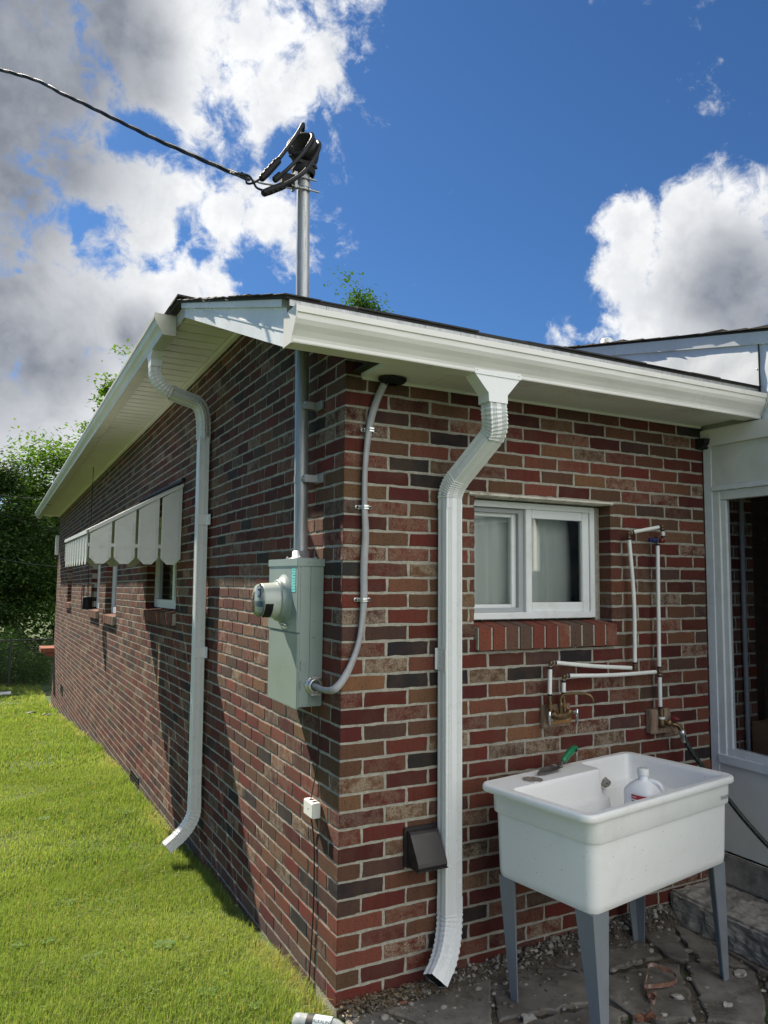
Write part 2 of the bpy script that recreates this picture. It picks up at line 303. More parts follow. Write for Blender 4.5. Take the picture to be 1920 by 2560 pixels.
# ------------------------------------------------------------------ brick walls
PAL = [((0.105, 0.022, 0.016), 32), ((0.066, 0.015, 0.013), 26), ((0.096, 0.046, 0.028), 17), ((0.140, 0.066, 0.036), 10), ((0.062, 0.034, 0.028), 9), ((0.022, 0.019, 0.020), 6), ((0.130, 0.044, 0.027), 16)]
def bcol():
    c = random.choices([p[0] for p in PAL], [p[1] for p in PAL])[0]; k = random.uniform(0.8, 1.2)
    fl = random.choice([0.0]*6+[0.2, 0.35, random.uniform(0.6, 1)]) if c[0] > 0.06 else 0.0
    return (c[0]*k*random.uniform(.93, 1.07), c[1]*k*random.uniform(.9, 1.1), c[2]*k, fl)
BV, BF, BC, BM = [], [], [], []
def brick(map_, a, b, z0, z1, fine=True, depth=0.09, c=None, off=0.0):
    """one brick face block: map_(u, d, z) -> world, outline slightly irregular"""
    c = c or bcol(); off += jit(0.0007); o = len(BV)
    if fine:
        nu = 5 if b-a > 0.12 else 3; out = []
        for i in range(nu): out.append((a+(b-a)*i/nu, z0, 0, -1))
        for i in range(2): out.append((b, z0+(z1-z0)*i/2, 1, 0))
        for i in range(nu): out.append((b-(b-a)*i/nu, z1, 0, 1))
        for i in range(2): out.append((a, z1-(z1-z0)*i/2, -1, 0))
    else: out = [(a, z0, 0, 0), (b, z0, 0, 0), (b, z1, 0, 0), (a, z1, 0, 0)]
    n = len(out); cu, cz = (a+b)/2, (z0+z1)/2
    J = [(jit(.0026)+0.0002, jit(.0022)+0.0002) if fine else (0, 0) for _ in out]
    for d, ins in ((depth, 0), (0.0022+off, 0), (off, 0.0022)):
        for (u, z, su, sz), (ju, jz) in zip(out, J):
            k = 1 if d < 0.05 else 0
            uu = u+(ju*k)-ins*(1 if u > cu else -1)*(abs(u-cu) > (b-a)*.45); zz = z+(jz*k)-ins*(1 if z > cz else -1)*(abs(z-cz) > (z1-z0)*.45)
            BV.append(map_(uu, d, zz))
    fs = [(o+r*n+k, o+r*n+(k+1) % n, o+(r+1)*n+(k+1) % n, o+(r+1)*n+k) for r in range(2) for k in range(n)]
    fs.append(tuple(o+2*n+k for k in range(n))); BF.extend(fs); BC.extend([c]*len(fs)); BM.extend([0]*len(fs))
def quad(P):
    o = len(BV); BV.extend(P); BF.append(tuple(range(o, o+len(P)))); BC.append((.4, .4, .4, 0)); BM.append(1)
mapR = lambda u, d, z: (u, d, z)
mapL = lambda u, d, z: (d, u, z+dz(u))
J = 0.0054
LEN = 14.62
OPR = [(0.640, 1.447, 1.300, 1.955)]                   # window opening in the end wall (from the sill up)
OPL = [(3.05, 4.28, 1.23, 2.10), (6.08, 6.98, 1.10, 2.22), (7.56, 8.43, 1.12, 2.22), (11.3, 12.05, 1.16, 2.1)]
CORN = {}
for k in range(-20, 49):
    z0, z1 = zl(k)+J, zl(k+1)-J; zc = (z0+z1)/2
    if k >= -1:
        c = bcol()
        if z1 < 2.62:                                  # the corner brick shows on both walls
            if k % 2: BRX, BRY = 0.2032-J, 0.1016-J
            else: BRX, BRY = 0.1016-J, 0.2032-J
            brick(mapR, 0.0, BRX, z0, z1, c=c, depth=0.08); brick(mapL, 0.0, BRY, z0, z1, c=c, depth=0.08)
    # end wall (faces -Y)
    if k >= -2 and z1 < 2.62:
        x = (0.2032 if k % 2 else 0.1016)
        if k < -1: x = 0
        while x < 2.11:
            a, b = x+J, x+0.2032-J
            if b > 2.125: b = 2.125
            seg = [(a, b)]
            for (o0, o1, zz0, zz1) in OPR:
                if zz0 < zc < zz1: seg = [q for (p, r) in seg for q in ((p, min(r, o0)), (max(p, o1), r)) if q[1]-q[0] > 0.012]
            for p, r in seg: brick(mapR, p, r, z0, z1)
            x += 0.2032
        if 0.4 < zc < 2.2:                             # the same wall seen through the porch glass
            x = 2.15 - (0.1 if k % 2 else 0)
            while x < 2.50:
                a, b = max(2.14, x+J), min(2.515, x+0.2032-J)
                if b-a > 0.015: brick(mapR, a, b, z0, z1)
                x += 0.2032
    # long wall (faces -X)
    y = (0.1016 if k % 2 else 0.2032)
    while y < LEN-0.02:
        a, b = y+J, min(y+0.2032-J, LEN); mid = (a+b)/2
        if zc < min(3.075, rake(mid)+0.1) and zc > gz(0, mid)-dz(mid)-0.12:
            seg = [(a, b)]
            for (o0, o1, zz0, zz1) in OPL:
                if zz0 < zc < zz1: seg = [q for (p, r) in seg for q in ((p, min(r, o0)), (max(p, o1), r)) if q[1]-q[0] > 0.012]
            for p, r in seg:
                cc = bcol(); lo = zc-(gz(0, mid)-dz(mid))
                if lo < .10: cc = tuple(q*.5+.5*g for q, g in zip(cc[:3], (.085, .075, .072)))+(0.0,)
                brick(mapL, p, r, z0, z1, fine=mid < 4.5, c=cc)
        y += 0.2032
def sheet(map_, u0, u1, za, zb, ops, d):
    us = sorted({u0, u1, *[o[0]-.004 for o in ops], *[o[1]+.004 for o in ops], *[u for u in (1.6, 3.0) if u0 < u < u1]}); zs = sorted({za, zb, *[o[2]-.004 for o in ops], *[o[3]+.004 for o in ops]})
    for i in range(len(us)-1):
        for j in range(len(zs)-1):
            uc, zc = (us[i]+us[i+1])/2, (zs[j]+zs[j+1])/2
            if any(o[0]-.004 < uc < o[1]+.004 and o[2]-.004 < zc < o[3]+.004 for o in ops): continue
            quad([map_(us[i], d, zs[j]), map_(us[i+1], d, zs[j]), map_(us[i+1], d, zs[j+1]), map_(us[i], d, zs[j+1])])
    for (a, b, c, e) in ops:
        a -= .0035; b += .0035; c -= .0035; e += .0035
        for (p, q, r, t) in ((a, c, a, e), (b, c, b, e), (a, c, b, c), (a, e, b, e)):
            quad([map_(p, d, q), map_(r, d, t), map_(r, 0.12, t), map_(p, 0.12, q)])
MD = 0.0026
sheet(mapR, MD, 2.12, -0.16, 2.62, OPR, MD); sheet(mapR, 2.14, 2.51, 0.3, 2.3, [], MD)
# the long wall's mortar stops under the rake and the eave
sheet(mapL, 1.35, LEN, -1.35, 3.06, OPL, MD)
quad([(MD, MD, -0.3), (MD, 1.35, -0.3), (MD, 1.35, 3.06), (MD, MD, rake(0)+0.08)])
# far return wall, closing the body
quad([(MD, LEN-.003, -1.5), (7, LEN-.003, -1.5), (7, LEN-.003, 3.0), (MD, LEN-.003, 3.0)])
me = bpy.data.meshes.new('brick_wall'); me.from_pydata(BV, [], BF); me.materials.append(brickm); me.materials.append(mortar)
me.polygons.foreach_set('material_index', BM); al = me.attributes.new('bcol', 'FLOAT_COLOR', 'CORNER')
cnt = np.array([len(f) for f in BF]); al.data.foreach_set('color', np.repeat(np.array(BC, dtype=np.float32), cnt, axis=0).ravel()); me.update()
house = thing('brick_house', 'single storey red brick house with white eaves and long wall beside the lawn', 'house', (0, 0, -0.1))
wall = bpy.data.objects.new('wall', me); COL.objects.link(wall); adopt(wall, house)

# rowlock sills: bricks on edge, each window's sill one part of the window
def rowlock(map_, u0, u1, z0, z1, out, n, tilt=0.02, depth=0.10):
    SP = [(0.165, 0.048, 0.030), (0.150, 0.062, 0.036), (0.120, 0.060, 0.042), (0.15, 0.04, 0.028), (.095, .06, .045)]
    BV.clear(); BF.clear(); BC.clear(); BM.clear(); w_ = (u1-u0)/n
    for i in range(n):
        a, b = u0+i*w_+J*1.05, u0+(i+1)*w_-J*1.05; c = (*random.choice(SP), random.choice((0, 0, .3))); o = len(BV); j = jit(.002)
        P = [(a, -out+j, z0), (b, -out+j, z0), (b, depth, z0+tilt*.5), (a, depth, z0+tilt*.5), (a, -out+j, z1-tilt), (b, -out+j, z1-tilt), (b, depth, z1), (a, depth, z1)]
        BV.extend([map_(*p) for p in P]); fs = [(0, 3, 2, 1), (4, 5, 6, 7), (0, 1, 5, 4), (1, 2, 6, 5), (2, 3, 7, 6), (3, 0, 4, 7)]
        BF.extend([tuple(o+q for q in f) for f in fs]); BC.extend([c]*6); BM.extend([0]*6)
    o = len(BV); P = [(u0, -out+.004, z0+.003), (u1, -out+.004, z0+.003), (u1, depth, z0+.012), (u0, depth, z0+.012), (u0, -out+.004, z1-tilt-.003), (u1, -out+.004, z1-tilt-.003), (u1, depth, z1-.003), (u0, depth, z1-.003)]
    BV.extend([map_(*p) for p in P]); BF.extend([tuple(o+q for q in f) for f in fs]); BC.extend([(.4,)*4]*6); BM.extend([1]*6)
    me = bpy.data.meshes.new('sill'); me.from_pydata(BV, [], BF); me.materials.append(brickm); me.materials.append(mortar)
    me.polygons.foreach_set('material_index', BM); al = me.attributes.new('bcol', 'FLOAT_COLOR', 'CORNER')
    al.data.foreach_set('color', np.repeat(np.array(BC, dtype=np.float32), [len(f) for f in BF], axis=0).ravel())
    ob = bpy.data.objects.new('sill', me); COL.objects.link(ob); return ob
def child(o, par): o.parent = par; o.matrix_parent_inverse = Matrix.Identity(4); return o

# ---- end-wall sliding window
m = MB(); X0, X1, Z0, Z1, YD = 0.635, 1.415, 1.400, 1.945, 0.075
for a, b in (((X0, YD, Z0), (X0+.03, YD+.09, Z1)), ((X1-.03, YD, Z0), (X1, YD+.09, Z1)), ((X0+.03, YD, Z1-.028), (X1-.03, YD+.09, Z1)), ((X0+.03, YD-.012, Z0), (X1-.03, YD+.09, Z0+.03))): m.box(a, b, bev=0.002)
m.box((X1+.001, YD+.004, Z0-.02), (X1+.05, YD+.09, Z1), 1)
m.box((X0, YD+.1, Z0-.12), (X1+.05, YD+.11, Z0), 1)
win = m.build('window', [vinylwin, mortar], house)
child(MB().box((X0-.03, 0.0, 1.953), (X1+.05, .10, 1.960)).box((X0-.03, -0.012, 1.957), (1.46, .002, 1.966)).build('lintel', paintold), win)
xm = 0.99
m = MB()                                                # the near (right) sash, white
for a, b in (((xm, .082, Z0+.03), (xm+.035, .112, Z1-.028)), ((X1-.075, .082, Z0+.03), (X1-.032, .112, Z1-.028)), ((xm+.035, .083, Z0+.03), (X1-.075, .111, Z0+.075)), ((xm+.035, .083, Z1-.070), (X1-.075, .111, Z1-.028))): m.box(a, b, bev=.002)
child(m.build('sash', vinylwin), win)
child(MB().box((xm+.035, .096, Z0+.075), (X1-.075, .099, Z1-.07)).build('pane', glassm), win)
m = MB()
for a, b in (((X0+.03, .122, Z0+.03), (X0+.055, .150, Z1-.028)), ((xm-.055, .122, Z0+.03), (xm-.012, .150, Z1-.028)), ((X0+.055, .123, Z0+.03), (xm-.055, .149, Z0+.065)), ((X0+.055, .123, Z1-.068), (xm-.055, .149, Z1-.028))): m.box(a, b, bev=.002)
child(m.build('sash', vinylwin), win)
child(MB().box((X0+.055, .136, Z0+.065), (xm-.055, .139, Z1-.068)).build('pane', glassm), win)
m = MB()
for a, b in (((X0+.031, .100, Z0+.03), (X0+.048, .116, Z1-.03)), ((xm-.030, .100, Z0+.03), (xm-.001, .116, Z1-.03)), ((X0+.048, .101, Z0+.031), (xm-.03, .115, Z0+.05)), ((X0+.048, .101, Z1-.05), (xm-.03, .115, Z1-.031))): m.box(a, b)
so_ = m.build('screen_frame', mat('grey_frame', (0.33, 0.35, 0.36), 0.45)); child(so_, win)
m = MB(); N = 96                                        # pleated curtain
rings = []
for i in range(N+1):
    x = X0-.18+(X1-X0+.46)*i/N; y = .185+0.012*math.sin(i*1.1)+0.008*math.sin(i*2.7+1); rings.append([(x, y, Z0-.05), (x, y, Z1+.02)])
m.loft(rings, closed=False, smooth=True); child(m.build('curtain', curtain), win)
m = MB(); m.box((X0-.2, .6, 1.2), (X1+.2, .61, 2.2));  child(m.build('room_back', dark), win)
child(rowlock(mapR, 0.645, 1.462, 1.270, 1.392, 0.022, 11), win)
# ---- long-wall windows
wins = []
for i, (a, b, c, e) in enumerate(OPL):
    M3 = lambda u, d, z: mapL(u, d, z)
    m = MB(); fwid = .05
    def fb(u0, u1, z0, z1, d0, d1, mm=m, mi=0):
        P = [(u0, d0, z0), (u1, d0, z0), (u1, d1, z0), (u0, d1, z0), (u0, d0, z1), (u1, d0, z1), (u1, d1, z1), (u0, d1, z1)]; mm.hexa([mapL(*p) for p in P], mi)
    zb = c+.115
    fb(a, a+fwid, zb, e, .075, .13); fb(b-fwid, b, zb, e, .075, .13); fb(a+fwid, b-fwid, zb, zb+.07, .07, .13); fb(a+fwid, b-fwid, e-.05, e, .075, .13)
    if i == 0:
        fb(a+.45, a+.53, zb+.07, e-.05, .085, .125); fb(a+fwid, a+.45, zb+.07, zb+.1, .09, .12)
    wn = m.build('window', vinylwin, house)
    m = MB(); fb(a+fwid, b-fwid, zb+.07, e-.05, .105, .108, m); child(m.build('pane', glassd), wn)
    m = MB(); fb(a-.3, b+.9, zb-.05, e+.05, .17, .18, m); child(m.build('backing', screenm if i else dark), wn)  # sheet standing in for the room; first one near-black so its glass reads dark
    m = MB(); fb(a-.0, b+.0, e+.001, e+.012, -.004, .13, m); child(m.build('lintel', paintold), wn)
    child(rowlock(mapL, a-.03, b+.03, c-.0, c+.112, 0.03, max(8, int((b-a)/.0677)+1)), wn)
# brick ledge on the far corner
m = MB(); BV.clear(); BF.clear(); BC.clear(); BM.clear()
for i in range(3): brick(lambda u, d, z: (d, u, z), LEN-.25+i*.21, LEN-.06+i*.21, -0.02, .07, fine=False, depth=.2, c=(.26, .09, .055, 0), off=-.26)
for i in range(3): brick(lambda u, d, z: (d, u, z), LEN-.25+i*.21, LEN-.06+i*.21, -0.10, -.03, fine=False, depth=.2, c=(.23, .075, .05, 0), off=-.16)
me = bpy.data.meshes.new('brick_ledge'); me.from_pydata(BV, [], BF); me.materials.append(brickm); me.attributes.new('bcol', 'FLOAT_COLOR', 'CORNER').data.foreach_set('color', np.repeat(np.array(BC, dtype=np.float32), [len(f) for f in BF], axis=0).ravel())
o = bpy.data.objects.new('brick_ledge', me); COL.objects.link(o); adopt(o, house)
# ------------------------------------------------------------------ eaves and roof
m = MB()
def yb(x0, x1, y0, z0a, z0b, y1, z1a, z1b, mi=0):        # a board between two Y stations
    m.hexa([(x0, y0, z0a), (x1, y0, z0a), (x1, y1, z1a), (x0, y1, z1a), (x0, y0, z0b), (x1, y0, z0b), (x1, y1, z1b), (x0, y1, z1b)], mi)
YK = 1.45; H = 0.088; YE = -.338
def roofz(y): return 2.556+(y-YE)*.3205          # underside of the front slope's deck
def rk(y): return rake(y)
yb(-.352, -.335, -.25, rk(-.25), roofz(-.25)-.03, YK, rk(YK), roofz(YK)-.03)           # rake fascia
yb(-.356, -.3525, -.25, rk(-.25)+.058, rk(-.25)+.066, YK, rk(YK)+.058, rk(YK)+.066)
yb(-.372, -.336, -.25, roofz(-.25)-.029, roofz(-.25)-.001, YK, roofz(YK)-.029, roofz(YK)-.001)   # drip trim over it
fo = m.build('fascia', fasc, house)
m = MB(); yb(-.350, -.335, YK+.001, 3.05, 3.137, 1.9, 3.05, 3.137); yb(-.37, -.337, YK+.001, 3.138, 3.167, 1.9, 3.138, 3.167)
m.build('fascia', paintold, house)['label'] = 'short end of eave board with peeling white paint'
m = MB(); yb(-.350, -.335, 1.901, 3.05+dz(1.9), 3.166+dz(1.9), LEN+.3, 3.05+dz(LEN+.3), 3.166+dz(LEN+.3)); m.build('fascia', fasc, house)
m = MB(); m.box((-.335, -.262, 2.415), (2.14, -.245, 2.515)); m.build('fascia', fasc, house)
# soffits: boards across the eave with a groove between each
m = MB(); y = .2
y = YK-.0
yy = YK-.02
while yy < LEN+.3:
    t = min(.138, LEN+.3-yy); z = 3.052+dz(yy); m.hexa([(-.334, yy+.004, z), (-.012, yy+.004, z), (-.012, yy+t-.003, z+dz(yy+.1)-dz(yy)), (-.334, yy+t-.003, z), (-.334, yy+.004, z+.012), (-.012, yy+.004, z+.012), (-.012, yy+t, z+.012), (-.334, yy+t, z+.012)])
    yy += .14
m.hexa([(-.334, YK, 3.0665), (0.06, YK, 3.0665), (0.06, LEN+.3, 3.0665+dz(LEN)), (-.334, LEN+.3, 3.0665+dz(LEN)), (-.334, YK, 3.08), (0.06, YK, 3.08), (0.06, LEN+.3, 3.08+dz(LEN)), (-.334, LEN+.3, 3.08+dz(LEN))], 1)
m.build('soffit', [soffm, mortar], house)
m = MB(); m.hexa([(-.030, 1.30, 3.02), (-.004, 1.30, 3.02), (-.004, LEN, 3.02+dz(LEN)), (-.030, LEN, 3.02+dz(LEN)), (-.030, 1.30, 3.05), (-.004, 1.30, 3.05), (-.004, LEN, 3.05+dz(LEN)), (-.030, LEN, 3.05+dz(LEN))]); m.build('frieze', soffm, house)
m = MB(); x = .075
while x < 2.11:
    t = min(.30, 2.11-x); m.box((x+.0015, -.245, 2.4165), (x+t-.0015, -.006, 2.424)); x += t
m.box((.070, -.245, 2.412), (.075, -.0, 2.45)); m.box((.075, -.008, 2.405), (2.11, .0, 2.4163))
m.box((.03, -.243, 2.43), (2.12, -.004, 2.436), 1)
m.build('soffit', [soffm, dark], house)
m = MB()                                                # decking and shingle courses
def deck(y0, y1, z0, z1, x0, x1, th=.012, mi=0): m.hexa([(x0, y0, z0), (x1, y0, z0), (x1, y1, z1), (x0, y1, z1), (x0, y0, z0+th), (x1, y0, z0+th), (x1, y1, z1+th), (x0, y1, z1+th)], mi)
deck(YE, YK, roofz(YE), roofz(YK), -.385, 2.16, .010)
m.box((-.372, YE+.004, roofz(YE)-.024), (2.14, YE+.010, roofz(YE)-.0005), 1)

for r in range(13):
    y0 = YE-.008+r*.14; y1 = min(y0+.16, YK+.05); x = -.392+jit(.01)-(r % 2)*.0
    while x < 2.17:
        wd = random.choice((.14, .2, .24, .3)); q = jit(.008); th = random.choice((.003, .005, .007)); x1 = min(x+wd, 2.17); lift = random.choice((0, 0, .002, .005)) if x < -.3 else 0
        zz = lambda y: roofz(y)+.011+r*.0001
        m.hexa([(x+(-.008+jit(.008) if x < -.35 else 0), y0+q, zz(y0)), (x1-.003, y0+q, zz(y0)), (x1-.003, y1, zz(y1)), (x+(jit(.008) if x < -.35 else 0), y1, zz(y1)),
                (x, y0+q, zz(y0)+th+lift), (x1-.003, y0+q, zz(y0)+th), (x1-.003, y1, zz(y1)+th*.6), (x, y1, zz(y1)+th*.6)]); x = x1
# main roof: nearly flat behind the break
z0 = roofz(YK)+.001
for (ya, yb_) in ((YK, 5), (5, 10), (10, LEN+.45)):
    a, b = z0+dz(ya), z0+dz(yb_)
    m.hexa([(-.39, ya, a), (7.2, ya, a-.25), (7.2, yb_, b-.25), (-.39, yb_, b), (-.39, ya, a+.022), (7.2, ya, a-.225), (7.2, yb_, b-.225), (-.39, yb_, b+.022)])
yy = YK-.05
while yy < LEN+.3:
    wd = random.choice((.2, .25, .3)); a = z0+dz(yy)
    m.hexa([(-.405+jit(.006), yy, a+.018), (-.2, yy, a+.012), (-.2, yy+wd-.004, a+.012), (-.405+jit(.006), yy+wd-.004, a+.018), (-.405, yy, a+.030+jit(.002)), (-.2, yy, a+.022), (-.2, yy+wd-.004, a+.022), (-.405, yy+wd-.004, a+.030)]); yy += wd
m.build('roof', [shing, galv], house)
# hidden walls that close the body behind
m = MB(); m.box((2.14, .12, -.3), (2.2, .2, 2.5)); m.box((7.0, .2, -1.5), (7.1, LEN, 3.0)); m.box((2.2, .12, -.3), (7.1, .2, 2.5)); m.box((.1, .7, 2.35), (2.14, .75, 2.75)); m.build('rear_wall', mortar, house)

# ------------------------------------------------------------------ gutters
KP = [(0, .118), (0, 0), (.078, 0), (.080, .004), (.080, .014), (.083, .024), (.094, .042), (.108, .060), (.116, .076), (.118, .096), (.124, .098), (.124, .120), (.112, .122)]
KI = [(p[0]+(.0018 if p[0] < .02 else -.0018), p[1]+(.0018 if p[1] < .02 else 0)) for p in KP]
def gutter(map_, u0, u1, par, mt, n=24, capend=True):
    ring = KP+KI[::-1]; rings = []
    for i in range(n+1):
        u = u0+(u1-u0)*i/n; j = 0 if i in (0, n) else 1
        rings.append([map_(u, d+0.0009*j*math.sin(i*1.7+z*40), z) for (d, z) in ring])
    m = MB().loft(rings); m.build('trough', mt, par)
    caps = [(u0, -1)]+([(u1, 1)] if capend else [])
    for (u, s_) in caps:
        poly = [p for p in KP]; a = [map_(u+s_*.0005, d, z) for d, z in poly]; b = [map_(u+s_*.002, d, z) for d, z in poly]; m = MB().loft([a, b], caps=(True, True))
        fl = [(.0, -.002), (.080, -.002), (.087, .022), (.112, .058), (.121, .078), (.1265, .1), (.1265, .123)]; fi = [(p[0]-.008, p[1]+.004) for p in fl]
        q = [map_(u+s_*.0021, d, z) for d, z in fl+fi[::-1]]; q2 = [map_(u-s_*.004, d, z) for d, z in fl+fi[::-1]]
        m.loft([q2, q]); m.add(q, [(i, i+1, len(q)-2-i, len(q)-1-i) for i in range(len(fl)-1)])
        m.build('end_cap', mt, par)
g1 = thing('gutter', 'clean white gutter across the end wall above the small window', 'gutter', (.9, -.26, 2.4), 'white gutters on the house')
gutter(lambda u, d, z: (u, -.263-d, 2.400+z), -.365, 2.135, g1, gutw)
g2 = thing('gutter', 'stained white gutter running far back along the long lawn-side eave', 'gutter', (-.35, 1.7, 3.0), 'white gutters on the house')
gutter(lambda u, d, z: (-.3525-d, u, 3.000+z+dz(u)), 1.66, LEN+.35, g2, gutold, n=40)
m = MB()
for (x, z) in ((-.3505, 2.44), ): m.lathe((-.372, -.35, 2.46), (-1, 0, 0), [(0, .0), (.001, .004)], 8)

# ------------------------------------------------------------------ downspouts
def rect_prof(wd, dp, g=.0038):
    P = []
    def side(ax, ay, bx, by, nx, ny):
        L = math.hypot(bx-ax, by-ay); fr = [0, .05, .10, .145, .19, .235, .28, .325, .37, .63, .675, .72, .765, .81, .855, .90, .95]
        dd = [.6, 0, 0, 1, 0, 1, 0, 1, 0, 0, 1, 0, 1, 0, 1, 0, 0]
        for f_, d_ in zip(fr, dd): P.append((ax+(bx-ax)*f_-nx*g*d_, ay+(by-ay)*f_-ny*g*d_))
    a, b = wd/2, dp/2
    side(-a, -b, a, -b, 0, -1); side(a, -b, a, b, 1, 0); side(a, b, -a, b, 0, 1); side(-a, b, -a, -b, -1, 0); return P
def sweep(stations, prof, up_axis, mi=0):
    """stations: (point, tangent, scale); up_axis = width direction hint"""
    rings = []; A = Vector(up_axis)
    for (p, t, sc) in stations:
        t = Vector(t).normalized(); A = (A-t*A.dot(t)).normalized(); B = t.cross(A)
        rings.append([Vector(p)+A*(x*sc)+B*(y*sc) for x, y in prof])
    return rings
def elbow(p0, t0, p1, t1, n=9):                        # crimped bend between two straight runs (quadratic)
    p0, p1, t0, t1 = Vector(p0), Vector(p1), Vector(t0).normalized(), Vector(t1).normalized()
    k = (p1-p0).length*.55; out = []
    for i in range(n*2+1):
        s_ = i/(n*2); a, b, c, d = p0, p0+t0*k*.6, p1-t1*k*.6, p1
        p = a*(1-s_)**3+b*3*s_*(1-s_)**2+c*3*s_*s_*(1-s_)+d*s_**3
        tn = (b-a)*3*(1-s_)**2+(c-b)*6*s_*(1-s_)+(d-c)*3*s_*s_
        out.append((p, tn, 1.045 if i % 2 else .965))
    return out
def funnel(m, top, bot, t0, t1, dtop, dbot):
    pass
dsp1 = thing('downspout', 'white ribbed downspout on the end wall between dryer vent and sink', 'downspout', (.475, -.055, 0), 'white downspouts')
prof = rect_prof(.084, .068)
cx, cy = .480, -.048
# outlet funnel under the gutter
m = MB(); top = [(.575, -.280, 2.452), (.805, -.280, 2.452), (.805, -.352, 2.452), (.575, -.352, 2.452)]
def rect(c, a, b, A=(1, 0, 0), B=(0, 1, 0)): c, A, B = Vector(c), Vector(A), Vector(B); return [c-A*a-B*b, c+A*a-B*b, c+A*a+B*b, c-A*a+B*b]
m.loft([rect((.520, -.306, 2.452), .112, .0345), rect((.520, -.306, 2.396), .110, .0345), rect((.520, -.306, 2.325), .047, .036), rect((.520, -.306, 2.29), .046, .0375)])
m.box((.406, -.3445, 2.396), (.634, -.3415, 2.425))
for x in (.418, .622): m.lathe((x, -.3445, 2.412), (0, -1, 0), [(0, .0035), (.0015, .003), (.002, 0)], 8)
m.build('outlet', dsw, dsp1)
pA, pB = Vector((.545, -.258, 2.165)), Vector((.490, -.098, 2.010)); dirD = (pB-pA).normalized()
st = [((.522, -.306, 2.325), (0, 0, -1), 1.0), ((.524, -.306, 2.285), (0, 0, -1), 1.0)]+elbow((.525, -.306, 2.275), (0, 0, -1), pA, dirD)
m = MB().loft(sweep(st, prof, (1, 0, 0)), caps=(True, False)); m.build('elbow', dsw, dsp1)
st = [(pA, dirD, .985), (pB, dirD, .985)]+elbow(pB, dirD, (cx, cy, 1.925), (0, 0, -1))+[((cx, cy, 1.88), (0, 0, -1), 1.0)]
m = MB().loft(sweep(st, prof, (1, 0, 0))); m.build('elbow', dsw, dsp1)
m = MB().loft(sweep([((cx, cy, 1.90), (0, 0, -1), .975), ((cx+.004, cy, .20), (0, 0, -1), .975)], prof, (1, 0, 0))); m.build('pipe', dsw, dsp1)
ob = (-.62, -.42, -.62)
st = [((cx+.004, cy, .285), (0, 0, -1), 1.01), ((cx+.004, cy, .225), (0, 0, -1), 1.01)]+elbow((cx+.004, cy, .225), (0, 0, -1), (.398, -.118, .050), (-.70, -.33, -.63), 10)+[((.362, -.135, .020), (-.70, -.33, -.63), 1.0)]
R = sweep(st, prof, (1, 0, 0)); m = MB().loft(R); R2 = [[(Vector(p)-sum((Vector(q) for q in r), Vector())/len(r))*.95+sum((Vector(q) for q in r), Vector())/len(r) for p in r] for r in R]
m.loft(R2[-6:], 1); m.add(R2[-6], [tuple(range(len(R2[-6])))], 1); m.build('elbow', [dsw, dark], dsp1)
for z in (1.245, ):
    m = MB().box((cx-.052, -.018, z-.045), (cx-.038, -.012, z+.045), bev=.002).box((cx-.0425, -.083, z-.045), (cx-.0405, -.012, z+.045))
    m.lathe((cx-.0435, -.04, z+.03), (-1, 0, 0), [(0, .004), (.002, .003), (.0025, 0)], 8).lathe((cx-.0435, -.04, z-.03), (-1, 0, 0), [(0, .004), (.002, .003), (.0025, 0)], 8)
    m.build('strap', dsw, dsp1)
# --- lawn side
dsp2 = thing('downspout', 'pale green-white ribbed downspout on the long wall, ending above the grass', 'downspout', (-.05, 1.9, -.1), 'white downspouts')
prof2 = rect_prof(.068, .080)
gx, gy = -.3945, 2.06; wx, wy = -.050, 2.15
m = MB(); m.loft([rect((gx, gy, 3.02), .036, .085), rect((gx, gy, 2.985), .036, .085), rect((gx, gy, 2.945), .035, .048), rect((gx, gy, 2.90), .034, .046)]); m.build('outlet', dsw, dsp2)
D_ = 1920/1659; pA = at(368*D_, 848*D_, 1, 2.08); pB = at(420*D_, 868*D_, 1, 2.13); dirD = (pB-pA).normalized()
st = [((gx, gy, 2.90), (0, 0, -1), 1.0)]+elbow((gx, gy, 2.88), (0, 0, -1), pA, dirD)
MB().loft(sweep(st, prof2, (1, 0, 0)), caps=(True, False)).build('elbow', dsw, dsp2)
st = [(pA, dirD, .985), (pB, dirD, .985)]+elbow(pB, dirD, (wx, wy, 2.53), (0, 0, -1))+[((wx, wy, 2.48), (0, 0, -1), 1.0)]
MB().loft(sweep(st, prof2, tuple(Vector((1, 0, 0))))).build('elbow', dsw, dsp2)
MB().loft(sweep([((wx, wy, 2.50), (0, 0, -1), .975), ((wx, wy-.07, .12), (0, 0, -1), .975)], prof2, (1, 0, 0))).build('pipe', dsw, dsp2)
wb = wy-.07; st = [((wx, wb, .20), (0, 0, -1), 1.01), ((wx, wb, .13), (0, 0, -1), 1.01)]+elbow((wx, wb, .13), (0, 0, -1), (-.155, wb-.01, -.035), (-.80, -.05, -.6), 9)+[((-.215, wb-.015, -.078), (-.80, -.05, -.6), 1.0)]
R = sweep(st, prof2, (1, 0, 0)); m = MB().loft(R); R2 = [[(Vector(p)-sum((Vector(q) for q in r), Vector())/len(r))*.95+sum((Vector(q) for q in r), Vector())/len(r) for p in r] for r in R]
m.loft(R2[-6:], 1); m.add(R2[-6], [tuple(range(len(R2[-6])))], 1); m.build('elbow', [dsw, dark], dsp2)
for z in (1.95, 1.10):
    wy = 2.15-.07*(2.5-z)/2.4; m = MB().box((-.085, wy-.043, z-.035), (-.012, wy-.0405, z+.035)).box((-.018, wy-.085, z-.035), (-.012, wy-.04, z+.035)); m.lathe((-.018, wy-.07, z+.02), (-1, 0, 0), [(0, .004), (.002, .003), (.0025, 0)], 8); m.build('strap', dsw, dsp2)

